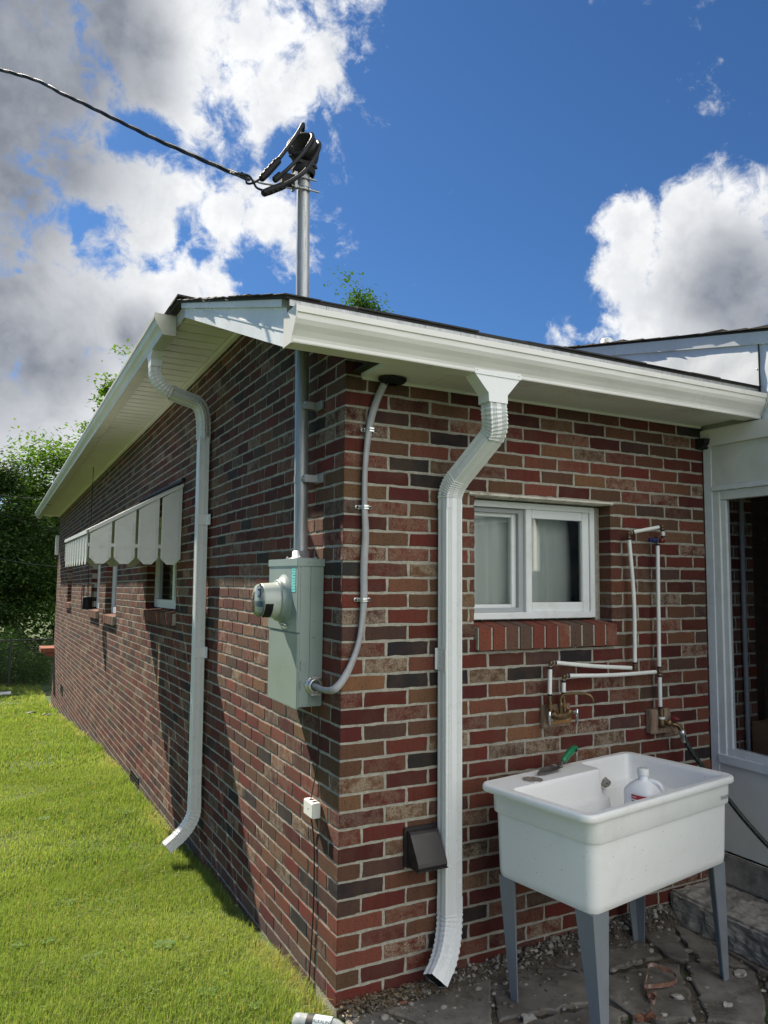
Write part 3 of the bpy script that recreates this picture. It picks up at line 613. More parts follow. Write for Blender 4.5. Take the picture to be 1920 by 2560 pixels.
# ------------------------------------------------------------------ electric meter cabinet
mb = thing('meter_cabinet', 'tall grey-green metal electric meter cabinet on the long wall near the corner', 'meter cabinet', (-.06, .36, 1.04))
BX, Y0, Y1, ZB, ZT = -.108, .184, .540, 1.048, 1.652
MB().box((BX, Y0, ZB), (-.003, Y1, ZT), bev=.002).build('cabinet', boxg, mb)
m = MB()                                                # upper cover with lid, wraps the front
m.box((BX-.014, Y0-.002, 1.352), (BX-.0005, Y1+.004, 1.635), bev=.003)
m.build('upper_cover', boxg, mb)
MB().box((BX-.010, Y0-.003, ZB-.008), (BX-.0005, Y1+.002, 1.349), bev=.003).build('lower_door', boxg, mb)
m = MB().box((BX-.018, Y0-.006, 1.628), (.0, Y1+.006, 1.660), bev=.002); m.box((BX+.045, Y0-.0045, ZB+.005), (BX+.047, Y0-.0005, 1.627)); m.build('lid', boxg, mb)
m = MB()
for y in (1.12, 1.20): MB().box((BX+.006, Y0-.0042, y), (BX+.014, Y0-.0003, y+.035)).box((BX+.006, Y0-.0045, y+.025), (BX+.026, Y0-.0002, y+.035)).build('latch', boxg, mb)
for (x, z, r) in ((-.045, 1.40, .003), (-.045, 1.335, .006), (-.075, 1.643, .003), (-.045, 1.643, .003), (-.09, 1.058, .003), (-.07, 1.058, .003), (-.05, 1.058, .003), (-.025, 1.058, .003)):
    MB().lathe((x, Y0-.0005 if z < 1.62 else Y0-.006, z), (0, -1, 0), [(0, r), (.002, r*.9), (.0025, 0)], 10).build('rivet', boxg, mb)
MC = Vector((BX-.014, .352, 1.482))
m = MB(); m.lathe(MC, (-1, 0, 0), [(0, .112), (.004, .106), (.010, .098), (.016, .092), (.022, .090), (.026, .0885), (.030, .089), (.034, .086), (.034, .06)], 48); m.build('meter_ring', boxg, mb)
mt_ = MB(); mt_.lathe(MC, (-1, 0, 0), [(.03, .078), (.040, .076), (.10, .0725), (.106, .0700), (.108, .066)], 48)
mo = mt_.build('meter', metg, mb)
m = MB(); m.lathe(MC, (-1, 0, 0), [(.100, .0705), (.112, .0705), (.120, .067), (.124, .058), (.126, .0)], 48); child(m.build('dome', clearp), mo)
m = MB(); m.lathe(MC, (-1, 0, 0), [(.1078, .066), (.1080, 0)], 40); child(m.build('faceplate', metg), mo)
m = MB(); f = -1*(.109)
m.box(MC+Vector((-.1095, -.048, -.052)), MC+Vector((-.1085, .048, -.028)), 1); m.box(MC+Vector((-.1095, -.052, -.028)), MC+Vector((-.1085, .052, -.004)), 0)
m.box(MC+Vector((-.1095, -.020, .012)), MC+Vector((-.1085, .020, .050)), 2); m.box(MC+Vector((-.1105, -.014, .020)), MC+Vector((-.1095, .014, .040)), 3)
child(m.build('display', [bluel, labw, blackp, screenm]), mo)
m = MB()                                                # dark window in the side of the meter drum
for k in range(7):
    th0 = math.radians(-78+k*9); pass
rings = []
for h in (.068, .104):
    rings.append([MC+Vector((-h, -math.cos(math.radians(a))*.0765, math.sin(math.radians(a))*.0765)) for a in range(-70, -8, 6)])
m.loft(rings, closed=False); child(m.build('side_window', blackp), mo)
m = MB().tube([MC+Vector((-.004, -.035, -.105)), MC+Vector((-.020, -.035, -.098)), MC+Vector((-.020, -.055, -.098)), MC+Vector((-.004, -.055, -.105))], .003, 8).box(MC+Vector((-.012, -.075, -.118)), MC+Vector((-.0, -.035, -.110))); m.lathe(MC+Vector((-.006, -.025, -.112)), (-1, 0, 0), [(0, .010), (.008, .008), (.009, 0)], 12); m.build('seal_clip', zinc, mb)
st_ = MB().box((BX-.0153, .204, 1.520), (BX-.0143, .246, 1.618)).build('sticker', cyan, mb)
m = MB()
for r in range(8):
    y = .243
    while y > .208:
        l = random.uniform(.002, .006)
        if random.random() < .75: zz = 1.612-r*.0115+jit(.001); m.obox((BX-.0156, y-l/2, zz), (.0005, 0, 0), (0, l, jit(.003)), (0, 0, .0014))
        y -= l+.0015
child(m.build('handwriting', ink), st_)
m = MB(); hc = Vector((-.040, Y0-.001, 1.135)); m.lathe(hc, (0, -1, 0), [(0, .040), (.003, .040), (.004, .034), (.010, .031), (.024, .029), (.024, .022), (.0, .022)], 28)
m.obox(hc+Vector((0, -.020, .034)), (.04, 0, 0), (0, .012, 0), (0, 0, .01)); m.obox(hc+Vector((0, -.020, -.034)), (.04, 0, 0), (0, .012, 0), (0, 0, .01))
m.build('cable_connector', zinc, mb)
# ------------------------------------------------------------------ conduit mast
mast = thing('service_mast', 'galvanized steel conduit mast rising from meter cabinet through the roof', 'conduit', (-.065, .30, 1.66))
b0, t0 = Vector((-.064, .300, 1.660)), Vector((-.064, .368, 3.49))
def on_mast(z): return b0+(t0-b0)*((z-b0.z)/(t0.z-b0.z))
MB().cyl(b0, t0, .0302, 28).build('pipe', galv, mast)
m = MB().lathe(b0, (0, 0, 1), [(0, .052), (.004, .052), (.006, .038), (.034, .037), (.036, .031)], 28); m.build('hub', galv, mast)
m = MB().box((BX+.01, .235, 1.661), (-.01, .40, 1.665), bev=.001)
for x, y in ((-.09, .24), (-.09, .39), (-.02, .24), (-.02, .39)): m.lathe((x, y, 1.665), (0, 0, 1), [(0, .006), (.006, .005), (.007, 0)], 8)
m.build('hub_plate', galv, mast)
MB().lathe(on_mast(2.775), (0, 0, 1), [(-.02, .050), (.0, .043), (.012, .038), (.03, .036), (.034, .031)], 24).build('roof_boot', wg, mast)
for z in (2.01, 2.335):
    p = on_mast(z); m = MB().lathe(p, (0, 0, 1), [(-.014, .0325), (.014, .0325)], 24).lathe(p, (0, 0, 1), [(-.014, .0315), (-.014, .0325)], 24)
    m.box((p.x-.008, p.y-.062, z-.016), (-.002, p.y-.028, z+.016), bev=.002).box((-.012, p.y-.105, z-.02), (-.002, p.y-.028, z+.02), bev=.002)
    m.lathe((p.x-.008, p.y-.045, z), (-1, 0, 0), [(0, .008), (.006, .007), (.007, 0)], 10).lathe((p.x-.008, p.y+.040, z), (-1, 0, 0), [(0, .009), (.006, .008), (.007, 0)], 10); m.box((p.x-.010, p.y+.028, z-.012), (p.x+.002, p.y+.052, z+.012))
    m.build('strap', galv, mast)
# weatherhead
wh = on_mast(3.47); m = MB()
m.lathe(wh, (0, 0, 1), [(-.035, .050), (-.02, .056), (.0, .054), (.01, .046)], 20)
hd = Vector((-.55, -.62, .30)).normalized(); hc = wh+Vector((.0, 0, .085))
m.lathe(hc-hd*.03, hd, [(-.045, .0), (-.043, .03), (-.03, .052), (0, .066), (.045, .072), (.075, .070), (.075, .058), (.02, .05), (.0, 0)], 24)
m.box(wh+Vector((-.050, -.05, -.012)), wh+Vector((.050, .05, .02)), bev=.01)
wo_ = m.build('weatherhead', wg, mast)
for s_ in (-1, 1): child(MB().tube([wh+Vector((s_*.075, s_*.02, .028)), wh+Vector((s_*.06, s_*.016, .045)), wh+Vector((s_*.058, s_*.015, .09))], .006, 8).build('bolt', wg), wo_)
def W3(x, y, Y=.37): return at(560+x*.2652, 280+y*.2652, 1, Y)     # spots read off a close view of the mast head
m = MB(); pc = on_mast(W3(750, 700).z)
m.lathe(pc, (0, 0, 1), [(-.018, .0335), (.018, .0335)], 20)
for dz_ in (.018, -.034): m.tube([pc+Vector((-.07, -.036, dz_)), pc+Vector((.055+dz_*-.3, -.036, dz_))], .0045, 8); m.lathe(pc+Vector((-.045, -.036, dz_)), (1, 0, 0), [(0, .009), (.008, .009)], 6); m.lathe(pc+Vector((.012, -.036, dz_)), (1, 0, 0), [(0, .009), (.008, .009)], 6)
m.obox(pc+Vector((-.052, -.02, -.005)), (.012, 0, 0), (0, .05, 0), (0, 0, .075)); m.build('wire_holder', galv, mast)
MB().obox(pc+Vector((-.085, -.02, -.008)), (.065, 0, .0), (0, .04, 0), (0, 0, .05)).build('insulator', blackp, mast)
# ------------------------------------------------------------------ overhead service drop
sd = thing('service_drop', 'twisted black overhead power cable looping into the mast head', 'power cable', W3(100, 580))
LP = [([W3(720, 260, .42), W3(745, 170, .40), W3(745, 115, .36), W3(700, 190, .33), W3(620, 310, .31), W3(520, 440, .30)], .0085),
      ([W3(790, 330, .42), W3(800, 260, .38), W3(822, 208, .33), W3(835, 245, .29), W3(780, 340, .26), W3(690, 450, .25), W3(600, 540, .25), W3(530, 600, .26)], .0088),
      ([W3(830, 400, .43), W3(860, 330, .40), W3(885, 283, .36), W3(900, 330, .30), W3(850, 440, .26), W3(760, 560, .24), W3(650, 640, .24), W3(560, 690, .25)], .0092)]
for P, r in LP: MB().tube(curve_pts(P, 10), r, 12).build('loop_wire', blackg, sd)
def sleeve(a, b, r):
    a, b = Vector(a), Vector(b); m = MB(); d = (b-a); m.lathe(a, d, [(0, r*.6), (d.length*.04, r*.95), (d.length*.3, r), (d.length*.7, r), (d.length*.95, r*.9), (d.length, r*.6), (d.length, 0)], 10, smooth=False)
    n_ = d.normalized().orthogonal()
    for t in (.2, .42, .64, .86): m.lathe(a+d*t, n_, [(0, .007), (r+.002, .007), (r+.003, 0)], 8)
    return m
sleeve(W3(520, 450, .30), W3(345, 640, .30), .0165).build('splice', blackp, sd)
sleeve(W3(540, 590, .26), W3(470, 650, .26), .0135).build('splice', blackp, sd)
sleeve(W3(570, 690, .25), W3(360, 770, .25), .0175).build('splice', blackp, sd)
MB().tube(curve_pts([W3(100, 575, .37), W3(200, 610, .35), W3(215, 670, .33), W3(270, 670, .31), W3(335, 635, .30)], 8), .005, 8).build('lead_wire', blackg, sd)
MB().tube(curve_pts([W3(100, 575, .37), W3(230, 600, .36), W3(280, 670, .32), W3(310, 715, .28), W3(370, 740, .25)], 8), .005, 8).build('lead_wire', blackg, sd)
MB().tube(curve_pts([W3(60, 565, .37), W3(200, 610, .37), W3(330, 665, .37), W3(460, 690, .36), W3(640, 720, .34)], 8), .0045, 8).build('lead_wire', galv, sd)
A = W3(175, 590, .37); ends = [A]
for (u, v, ds) in ((602, 440, 3.50), (382, 344, 3.95), (174, 243, 4.40), (0, 174, 4.85), (-500, 60, 6.2), (-1500, -60, 9)): ends.append(away(u, v, ds))
path = curve_pts(ends, 26); rng_t = 0
for q in range(3):
    pts = []; s_ = 0
    for i, p in enumerate(path):
        t = (path[min(i+1, len(path)-1)]-path[max(0, i-1)]).normalized(); n_ = t.cross(Vector((0, 0, 1))).normalized(); b_ = t.cross(n_)
        if i: s_ += (path[i]-path[i-1]).length
        th = s_*11+q*2.094; pts.append(p+(n_*math.cos(th)+b_*math.sin(th))*.0062)
    MB().tube(pts, .0062 if q else .0048, 8).build('strand', blackg, sd)
# ------------------------------------------------------------------ grey service cable on the end wall
sc = thing('service_cable', 'flat grey service cable curving from the soffit to the meter cabinet', 'cable', (.08, -.02, 1.7))
cp = [(.185, -.055, 2.43), (.160, -.026, 2.38), (.118, -.020, 2.27), (.098, -.018, 2.16), (.086, -.018, 2.03), (.086, -.018, 1.87), (.092, -.018, 1.76), (.086, -.018, 1.62), (.088, -.018, 1.50), (.082, -.018, 1.41), (.066, -.019, 1.32), (.030, -.026, 1.235), (-.012, -.034, 1.175), (-.045, -.030, 1.145), (-.052, .03, 1.135), (-.045, .10, 1.133), (-.040, .19, 1.135)]
CP = curve_pts(cp, 7); rings = []; A = Vector((1, 0, 0))
for i, p in enumerate(CP):
    t = (CP[min(i+1, len(CP)-1)]-CP[max(0, i-1)]).normalized(); A = (A-t*A.dot(t)).normalized(); B = t.cross(A); tw = .5*math.sin(i*.16)
    a2 = A*math.cos(tw)+B*math.sin(tw); b2 = t.cross(a2); rings.append([p+a2*(.0155*math.cos(k*math.pi/9))+b2*(.0108*math.sin(k*math.pi/9)) for k in range(18)])
MB().loft(rings, smooth=True, caps=(True, True)).build('jacket', cablegrey, sc)
for (x, z) in ((.108, 2.192), (.087, 1.870), (.087, 1.494)):
    m = MB(); arc = [(x-.036, -.002), (x-.020, -.002), (x-.0175, -.022), (x-.010, -.031), (x+.010, -.031), (x+.0175, -.022), (x+.020, -.002), (x+.036, -.002)]
    rg = []
    for zz in (z-.008, z+.008): rg.append([(a, b, zz) for a, b in arc]+[(a, b-.002, zz) for a, b in arc[::-1]])
    m.loft(rg, caps=(True, True)); m.tube([(a, b-.003, z) for a, b in arc[1:-1]], .003, 6)
    for s_ in (-1, 1): m.lathe((x+s_*.030, -.004, z), (0, -1, 0), [(0, .009), (.002, .009), (.003, .005), (.004, 0)], 10); m.lathe((x+s_*.030, -.0085, z), (0, -1, 0), [(0, .005), (.0005, 0)], 8, mi=1)
    m.build('cable_clamp', [zinc, blackp], sc)
m = MB(); m.lathe((.190, -.060, 2.413), (0, 0, -1), [(0, .050), (.006, .052), (.016, .044), (.028, .02)], 18)
for v_ in range(len(m.v)): x, y, z = m.v[v_]; m.v[v_] = (x+(x-.19)*.25, y*.9+jit(.003), z+jit(.002))
m.build('duct_seal', blackp, sc)

# ------------------------------------------------------------------ small junction box with thin wires
jb = thing('junction_box', 'little white plastic box on the long wall below the meter cabinet', 'junction box', (-.02, .23, .62))
MB().box((-.042, .172, .597), (-.004, .268, .658), bev=.003).build('cover', labw if False else pvc, jb)
MB().box((-.030, .190, .6575), (-.012, .205, .6595)).build('slot', dark, jb); MB().box((-.030, .225, .6575), (-.012, .240, .6595)).build('slot', dark, jb); m = MB(); m.lathe((-.042, .215, .628), (-1, 0, 0), [(0, .004), (.0006, .003), (.0007, 0)], 8); m.build('screw', dark, jb)
MB().tube(curve_pts([(-.012, .200, 1.05), (-.006, .202, .95), (-.006, .208, .82), (-.010, .245, .70), (-.018, .247, .655)], 8), .0024, 6).build('wire', mat('brown_wire', (.035, .018, .014), .5), jb)
MB().tube(curve_pts([(-.018, .247, .60), (-.006, .236, .50), (-.006, .225, .40), (-.008, .222, .21), (-.008, .242, .02), (-.01, .253, -.11)], 8), .0028, 6).build('wire', blackg, jb)
# ------------------------------------------------------------------ window awning
aw = thing('window_awning', 'white slatted metal awning with scalloped edge over the lawn-side window', 'awning', (-.3, 3.6, 1.7))
AY0, AY1, AX = 2.90, 4.62, -.655
def topz(x): return 2.262+(x/AX)*(-.375)
def slat(fr, a, b, zt0, zt1, zb, par, gap=.019):
    """one pointed slat: fr(u, out, z) maps; u from a to b"""
    c_ = (b-a)*.27; lo = zb
    out = [(a+gap/2, zt0), (a+gap/2, lo+c_), (a+gap/2+c_, lo), (b-gap/2-c_, lo), (b-gap/2, lo+c_), (b-gap/2, zt1)]
    m = MB(); f = [fr(u, .006, z) for u, z in out]; bk = [fr(u, .003, z) for u, z in out]
    m.add(f, [tuple(range(6))]); m.add(bk, [tuple(range(6))[::-1]]); m.loft([f, bk])
    w3 = (b-a)
    for fx in (.12, .2, .80, .88):
        u = a+w3*fx; m.hexa([fr(u-.006, .0062, lo+c_*1.05), fr(u+.006, .0062, lo+c_*1.05), fr(u+.006, .012, lo+c_*1.05), fr(u-.006, .012, lo+c_*1.05), fr(u-.006, .0062, min(zt0, zt1)-.004), fr(u+.006, .0062, min(zt0, zt1)-.004), fr(u+.006, .012, min(zt0, zt1)-.004), fr(u-.006, .012, min(zt0, zt1)-.004)])
    m.lathe(Vector(fr((a+b)/2, .0065, lo+.11)), Vector(fr(0, 1, 0))-Vector(fr(0, 0, 0)), [(0, .005), (.0025, .004), (.003, 0)], 8)
    return m.build('slat', awn, par)
frS = lambda u, o_, z: (AX+u, AY0-o_, z)               # side panel, facing the photographer
nS = 4; wS = .655/nS
for i in range(nS):
    a, b = i*wS, (i+1)*wS; slat(frS, a, b, topz(AX+a)-.012, topz(AX+b)-.012, 1.665, aw)
frS2 = lambda u, o_, z: (AX+u, AY1+o_, z)
for i in range(nS):
    a, b = i*wS, (i+1)*wS; slat(frS2, a, b, topz(AX+a)-.012, topz(AX+b)-.012, 1.665, aw)
frF = lambda u, o_, z: (AX-o_, AY0+u, z+dz(AY0+u)*.3)
nF = 9; wF = (AY1-AY0)/nF
for i in range(nF): slat(frF, i*wF, (i+1)*wF, topz(AX)-.012, topz(AX)-.012, 1.665, aw)
m = MB()
for y in (AY0-.016, AY1+.004): m.hexa([(AX-.01, y, topz(AX)-.012), (-.004, y, topz(0)-.012), (-.004, y+.014, topz(0)-.012), (AX-.01, y+.014, topz(AX)-.012), (AX-.01, y, topz(AX)+.014), (-.004, y, topz(0)+.014), (-.004, y+.014, topz(0)+.014), (AX-.01, y+.014, topz(AX)+.014)])
m.box((AX-.018, AY0-.016, topz(AX)-.012), (AX-.002, AY1+.018, topz(AX)+.014)); m.box((AX+.02, AY0-.008, 1.785), (.03-.05, AY0+.0, 1.81)); m.box((AX-.0, AY0, 1.785), (AX+.008, AY1, 1.81))
m.build('rail', awn, aw)
m = MB()
for i in range(9):
    a, b = AY0+(AY1-AY0)*i/9, AY0+(AY1-AY0)*(i+1)/9; h = .016 if i % 2 else 0
    m.hexa([(AX-.004, a, topz(AX)+h), (-.004, a, topz(0)+h), (-.004, b, topz(0)+h), (AX-.004, b, topz(AX)+h), (AX-.004, a, topz(AX)+.004+h), (-.004, a, topz(0)+.004+h), (-.004, b, topz(0)+.004+h), (AX-.004, b, topz(AX)+.004+h)])
m.build('hood', awn, aw)
MB().box((-.03, AY0-.06, 2.285), (-.003, AY1+.05, 2.31), bev=.004).build('flashing', wg, aw)
# ------------------------------------------------------------------ hanging lantern-like feeder
fd = thing('hanging_feeder', 'black caged cylindrical feeder hanging on a cord before the far windows', 'feeder', (0, 0, 0))
fc = at(219, 1492, 0, -.16); fd.location = fc; m = MB()
for z in (.15, -.15): MB().lathe(fc+Vector((0, 0, z)), (0, 0, 1), [(-.006, .0), (-.006, .075), (.006, .075), (.006, 0)], 16).build('end_plate', blackp, fd)
MB().lathe(fc, (0, 0, 1), [(-.145, .062), (.0, .062), (.0, 0)], 16).build('tank', blackp, fd)
m = MB()
for k in range(8): th = k*math.pi/4; m.cyl(fc+Vector((.07*math.cos(th), .07*math.sin(th), -.15)), fc+Vector((.07*math.cos(th), .07*math.sin(th), .15)), .004, 5)
m.build('cage', blackp, fd)
MB().tube([fc+Vector((0, 0, .15)), (fc.x, fc.y, 3.05+dz(fc.y))], .004, 5).build('cord', blackp, fd)
# ------------------------------------------------------------------ foundation vents, dryer vent
for (y0, y1, lab) in ((4.29, 4.70, 'black louvred foundation vent low in the long wall beyond the downspout'), (12.0, 12.5, 'small black foundation vent near the far end of the long wall')):
    zt = (-.205 if y0 < 6 else -.40); v_ = thing('foundation_vent', lab, 'vent', (0, y0, zt), 'foundation vents in the long wall'); m = MB()
    zb = zt-.165
    m.box((-.008, y0, zt-.012), (.001, y1, zt)); m.box((-.008, y0, zb), (.001, y1, zb+.012)); m.box((-.008, y0, zb+.012), (.001, y0+.02, zt-.012)); m.box((-.008, y1-.02, zb+.012), (.001, y1, zt-.012)); m.build('frame', dustp, v_)
    m = MB().box((-.0012, y0+.02, zb+.012), (.0, y1-.02, zt-.012)); k = y0+.05
    while k < y1-.03: m.box((-.006, k, zb+.012), (-.0015, k+.006, zt-.012)); k += .045
    for j in range(1, 5): z = zb+.012+j*(zt-zb-.024)/5; m.box((-.0055, y0+.02, z-.002), (-.0016, y1-.02, z+.002))
    m.build('grille', dark, v_)
dv = thing('dryer_vent', 'dark brown plastic dryer vent hood on the end wall beside the downspout', 'dryer vent', (.365, 0, .49))
MB().box((.288, -.012, .414), (.442, .0, .570), bev=.003).build('flange', dustp, dv)
m = MB(); a = [(.302, -.012, .555), (.432, -.012, .555), (.432, -.012, .425), (.302, -.012, .425)]
side = lambda x: [(x, -.012, .558), (x, -.032, .556), (x, -.042, .548), (x, -.105, .452), (x, -.108, .440), (x, -.104, .428), (x, -.012, .428)]
m.loft([side(.300), side(.302), side(.432), side(.434)], caps=(True, True)); m.build('hood', dustp, dv)
MB().box((.297, -.110, .424), (.437, -.012, .4275)).build('lip', dustp, dv)

# ------------------------------------------------------------------ white water piping, tap and hose bib
pp = thing('water_piping', 'exposed white plastic water pipes running over bricks right of the window', 'water pipes', (1.4, -.04, 1.15))
PY = -.045; R_ = .0095
def run(a, b, bow=(0, 0, 0)):
    a, b = Vector(a), Vector(b); mid = (a+b)/2+Vector(bow); MB().tube(curve_pts([a, mid, b], 6), R_, 14).build('pipe', pex, pp)
    for p, q in ((a, b), (b, a)):
        d = (q-p).normalized(); m = MB(); m.lathe(p, d, [(.001, .0108), (.012, .0108)], 14).lathe(p, d, [(-.012, .0075), (.001, .0075)], 12, mi=1); m.build('crimp_ring', [crimp, brass], pp)
def joint(p):
    p = Vector(p); m = MB(); m.lathe(p-Vector((0, 0, .010)), (0, 0, 1), [(0, .0), (.002, .008), (.010, .0105), (.018, .008), (.020, 0)], 12); m.build('fitting', brass, pp)
run((1.023, PY, 1.190), (1.019, PY, 1.055)); joint((1.027, PY, 1.204)); run((1.043, PY, 1.207), (1.535, PY, 1.160), (0, 0, -.004)); joint((1.550, PY, 1.158))
run((1.550, PY, 1.176), (1.526, PY, 1.795), (.014, 0, 0)); joint((1.527, PY, 1.815)); run((1.542, PY, 1.820), (1.742, PY, 1.856)); joint((1.756, PY, 1.858)); run((1.758, PY, 1.846), (1.763, PY, 1.800))
joint((1.765, PY, 1.786)); run((1.722, PY, 1.772), (1.715, PY, 1.148)); joint((1.716, PY, 1.132)); run((1.700, PY, 1.134), (1.120, PY, 1.143), (0, 0, -.006)); joint((1.104, PY, 1.140)); run((1.102, PY, 1.126), (1.100, PY, 1.058)); run((1.717, PY, 1.120), (1.717, PY, .952))
m = MB().cyl((1.722, PY, 1.786), (1.765, PY, 1.786), .009, 12).lathe((1.722, PY, 1.786), (0, 0, 1), [(-.012, .008), (.016, .010), (.018, 0)], 12); m.build('tee', crimp, pp)
MB().lathe((1.735, PY-.004, 1.786), (1, 0, 0), [(0, .0), (0, .013), (.022, .013), (.022, 0)], 10).build('valve', red, pp)
m = MB().lathe((1.675, PY-.004, 1.786), (1, 0, 0), [(0, .0), (0, .011), (.016, .013), (.034, .012), (.036, 0)], 10, smooth=False).obox((1.668, PY-.004, 1.786), (.018, 0, 0), (0, .012, 0), (0, 0, .02)); m.build('valve', blue, pp)
fa = thing('brass_tap', 'tarnished brass laundry tap with curved spout on a wooden board', 'tap', (1.08, -.02, .95))
MB().box((.998, -.020, .912), (1.162, -.001, 1.012), bev=.003).build('back_board', woodm, fa)
MB().box((1.018, -.040, .930), (1.152, -.0205, .985), bev=.003).build('front_board', woody, fa)
m = MB(); m.tube(curve_pts([(1.015, -.065, .985), (1.035, -.070, .972), (1.065, -.072, .970), (1.10, -.070, .972), (1.118, -.065, .985)], 6), .016, 14)
m.cyl((1.019, -.05, .985), (1.019, PY, 1.052), .011, 12).cyl((1.100, -.05, .985), (1.100, PY, 1.058), .011, 12)
for x in (1.019, 1.100): m.lathe((x, PY, 1.005), (0, 0, 1), [(0, .017), (.014, .017), (.016, .012), (.03, .013), (.031, 0)], 6, smooth=False)
m.lathe((1.060, -.072, .975), (0, 0, 1), [(0, .012), (.035, .010), (.045, .014), (.055, .010)], 12)
m.build('body', brass, fa)
MB().tube(curve_pts([(1.060, -.072, 1.02), (1.062, -.072, 1.050), (1.078, -.080, 1.066), (1.12, -.110, 1.072), (1.155, -.140, 1.070), (1.172, -.152, 1.055), (1.176, -.155, 1.035)], 8), .0068, 12).build('spout', brass, fa)
for x, sx in ((1.006, -1), (1.142, 1)):
    m = MB(); m.cyl((x-sx*.012, -.068, .982), (x+sx*.012, -.070, .982), .008, 10); m.lathe((x+sx*.012, -.072, .995), (0, 0, -1), [(0, .0), (0, .009), (.02, .0085), (.065, .006), (.068, 0)], 10); m.build('handle', chrome, fa)
m = MB()
for x in (1.035, 1.125): m.lathe((x, -.041, .948), (0, -1, 0), [(0, .007), (.003, .006), (.004, 0)], 8)
m.build('screw', zinc, fa)
hb = thing('hose_bib', 'red-handled hose tap mounted on a cracked grey wood block', 'hose tap', (1.73, -.03, .88))
MB().box((1.660, -.040, .832), (1.795, -.001, .948), bev=.004).build('wood_block', woodm, hb)
m = MB(); m.cyl((1.717, -.050, .955), (1.717, -.052, .915), .012, 12); m.lathe((1.717, -.052, .915), (0, 0, -1), [(0, .013), (.03, .014), (.05, .018), (.055, 0)], 12)
m.tube(curve_pts([(1.735, -.055, .885), (1.765, -.07, .880), (1.790, -.085, .872), (1.806, -.095, .850)], 6), .011, 12); m.lathe((1.748, -.072, .885), (-.3, -1, 0), [(0, .017), (.006, .017), (.01, .012), (.011, 0)], 12)
m.build('valve_body', brass, hb)
m = MB(); m.lathe((1.778, -.080, .908), (.1, -.2, 1), [(-.006, .0), (-.006, .018), (0, .023), (.006, .018), (.007, 0)], 8, smooth=False); m.build('handle', red, hb)
MB().cyl((1.717, -.052, .915), (1.717, -.052, .905), .0145, 12).build('sleeve', pex, hb)
hs = thing('garden_hose', 'black garden hose with green flecks hanging from the hose tap past the sink', 'hose', (1.81, -.1, .8))
HP = [(1.808, -.097, .846), (1.818, -.105, .80), (1.84, -.125, .745), (1.88, -.150, .68), (1.93, -.19, .60), (1.985, -.24, .50), (2.02, -.30, .42), (2.05, -.38, .34), (2.07, -.50, .26), (2.08, -.7, .17), (2.05, -1.0, .12), (1.95, -1.4, .10)]
HC = curve_pts(HP, 10); MB().tube(HC, .0115, 14).build('tube', hosem, hs)
MB().lathe((1.806, -.095, .852), (.1, -.1, -1), [(0, .0), (0, .015), (.022, .0155), (.024, .013), (.06, .012)], 14).build('coupling', zinc, hs)
m = MB(); 
for i in range(6, len(HC)-1):
    t = (HC[i+1]-HC[i]).normalized(); n_ = t.orthogonal().normalized(); b_ = t.cross(n_)
    for k in range(2):
        th = k*3.1+i*.9; o_ = HC[i]+(n_*math.cos(th)+b_*math.sin(th))*.0117; m.obox(o_, t*.006, (b_*math.cos(th)-n_*math.sin(th))*.0022, (n_*math.cos(th)+b_*math.sin(th))*.0006)
m.build('flecks', mat('hose_fleck', (.09, .20, .15), .5), hs)

# ------------------------------------------------------------------ laundry sink
sk = thing('laundry_sink', 'large white plastic laundry tub on four tapered grey legs', 'laundry sink', (1.06, -.39, -.05))
SA = .166; SC = Vector((1.075, -.362)); SL, SW, SZ = 1.00, .555, .762
def sp(x, y, z): c, s_ = math.cos(SA), math.sin(SA); return (SC.x+x*c-y*s_, SC.y+x*s_+y*c, z)
def rrect(L, Wd, r, z, ox=0, oy=0, n=6):
    out = []
    for sx, sy, a0 in ((1, 1, 0), (-1, 1, 90), (-1, -1, 180), (1, -1, 270)):
        for k in range(n+1):
            th = math.radians(a0+90*k/n); out.append(sp(ox+sx*(L/2-r)+r*math.cos(th), oy+sy*(Wd/2-r)+r*math.sin(th), z))
    return out
m = MB(); z = SZ
OX = .016; outer = [rrect(SL-.115, SW-.09, .035, z-.362, OX), rrect(SL-.105, SW-.078, .042, z-.356, OX), rrect(SL-.098, SW-.070, .045, z-.33, OX), rrect(SL-.086, SW-.058, .045, z-.114, OX)]
m.loft(outer, smooth=True, caps=(True, False))
m.loft([rrect(SL-.086, SW-.058, .045, z-.114, OX), rrect(SL-.070, SW-.042, .047, z-.112, OX)])
m.loft([rrect(SL-.070, SW-.042, .047, z-.112, OX), rrect(SL-.066, SW-.038, .047, z-.108, OX), rrect(SL-.062, SW-.032, .048, z-.030, OX)], smooth=True)
m.loft([rrect(SL-.062, SW-.032, .048, z-.030, OX), rrect(SL-.008, SW-.006, .048, z-.028)])
outer = [rrect(SL-.008, SW-.006, .048, z-.028), rrect(SL, SW, .05, z-.024), rrect(SL, SW, .05, z-.008), rrect(SL-.006, SW-.006, .049, z-.002), rrect(SL-.016, SW-.016, .046, z)]
m.loft(outer, smooth=True)
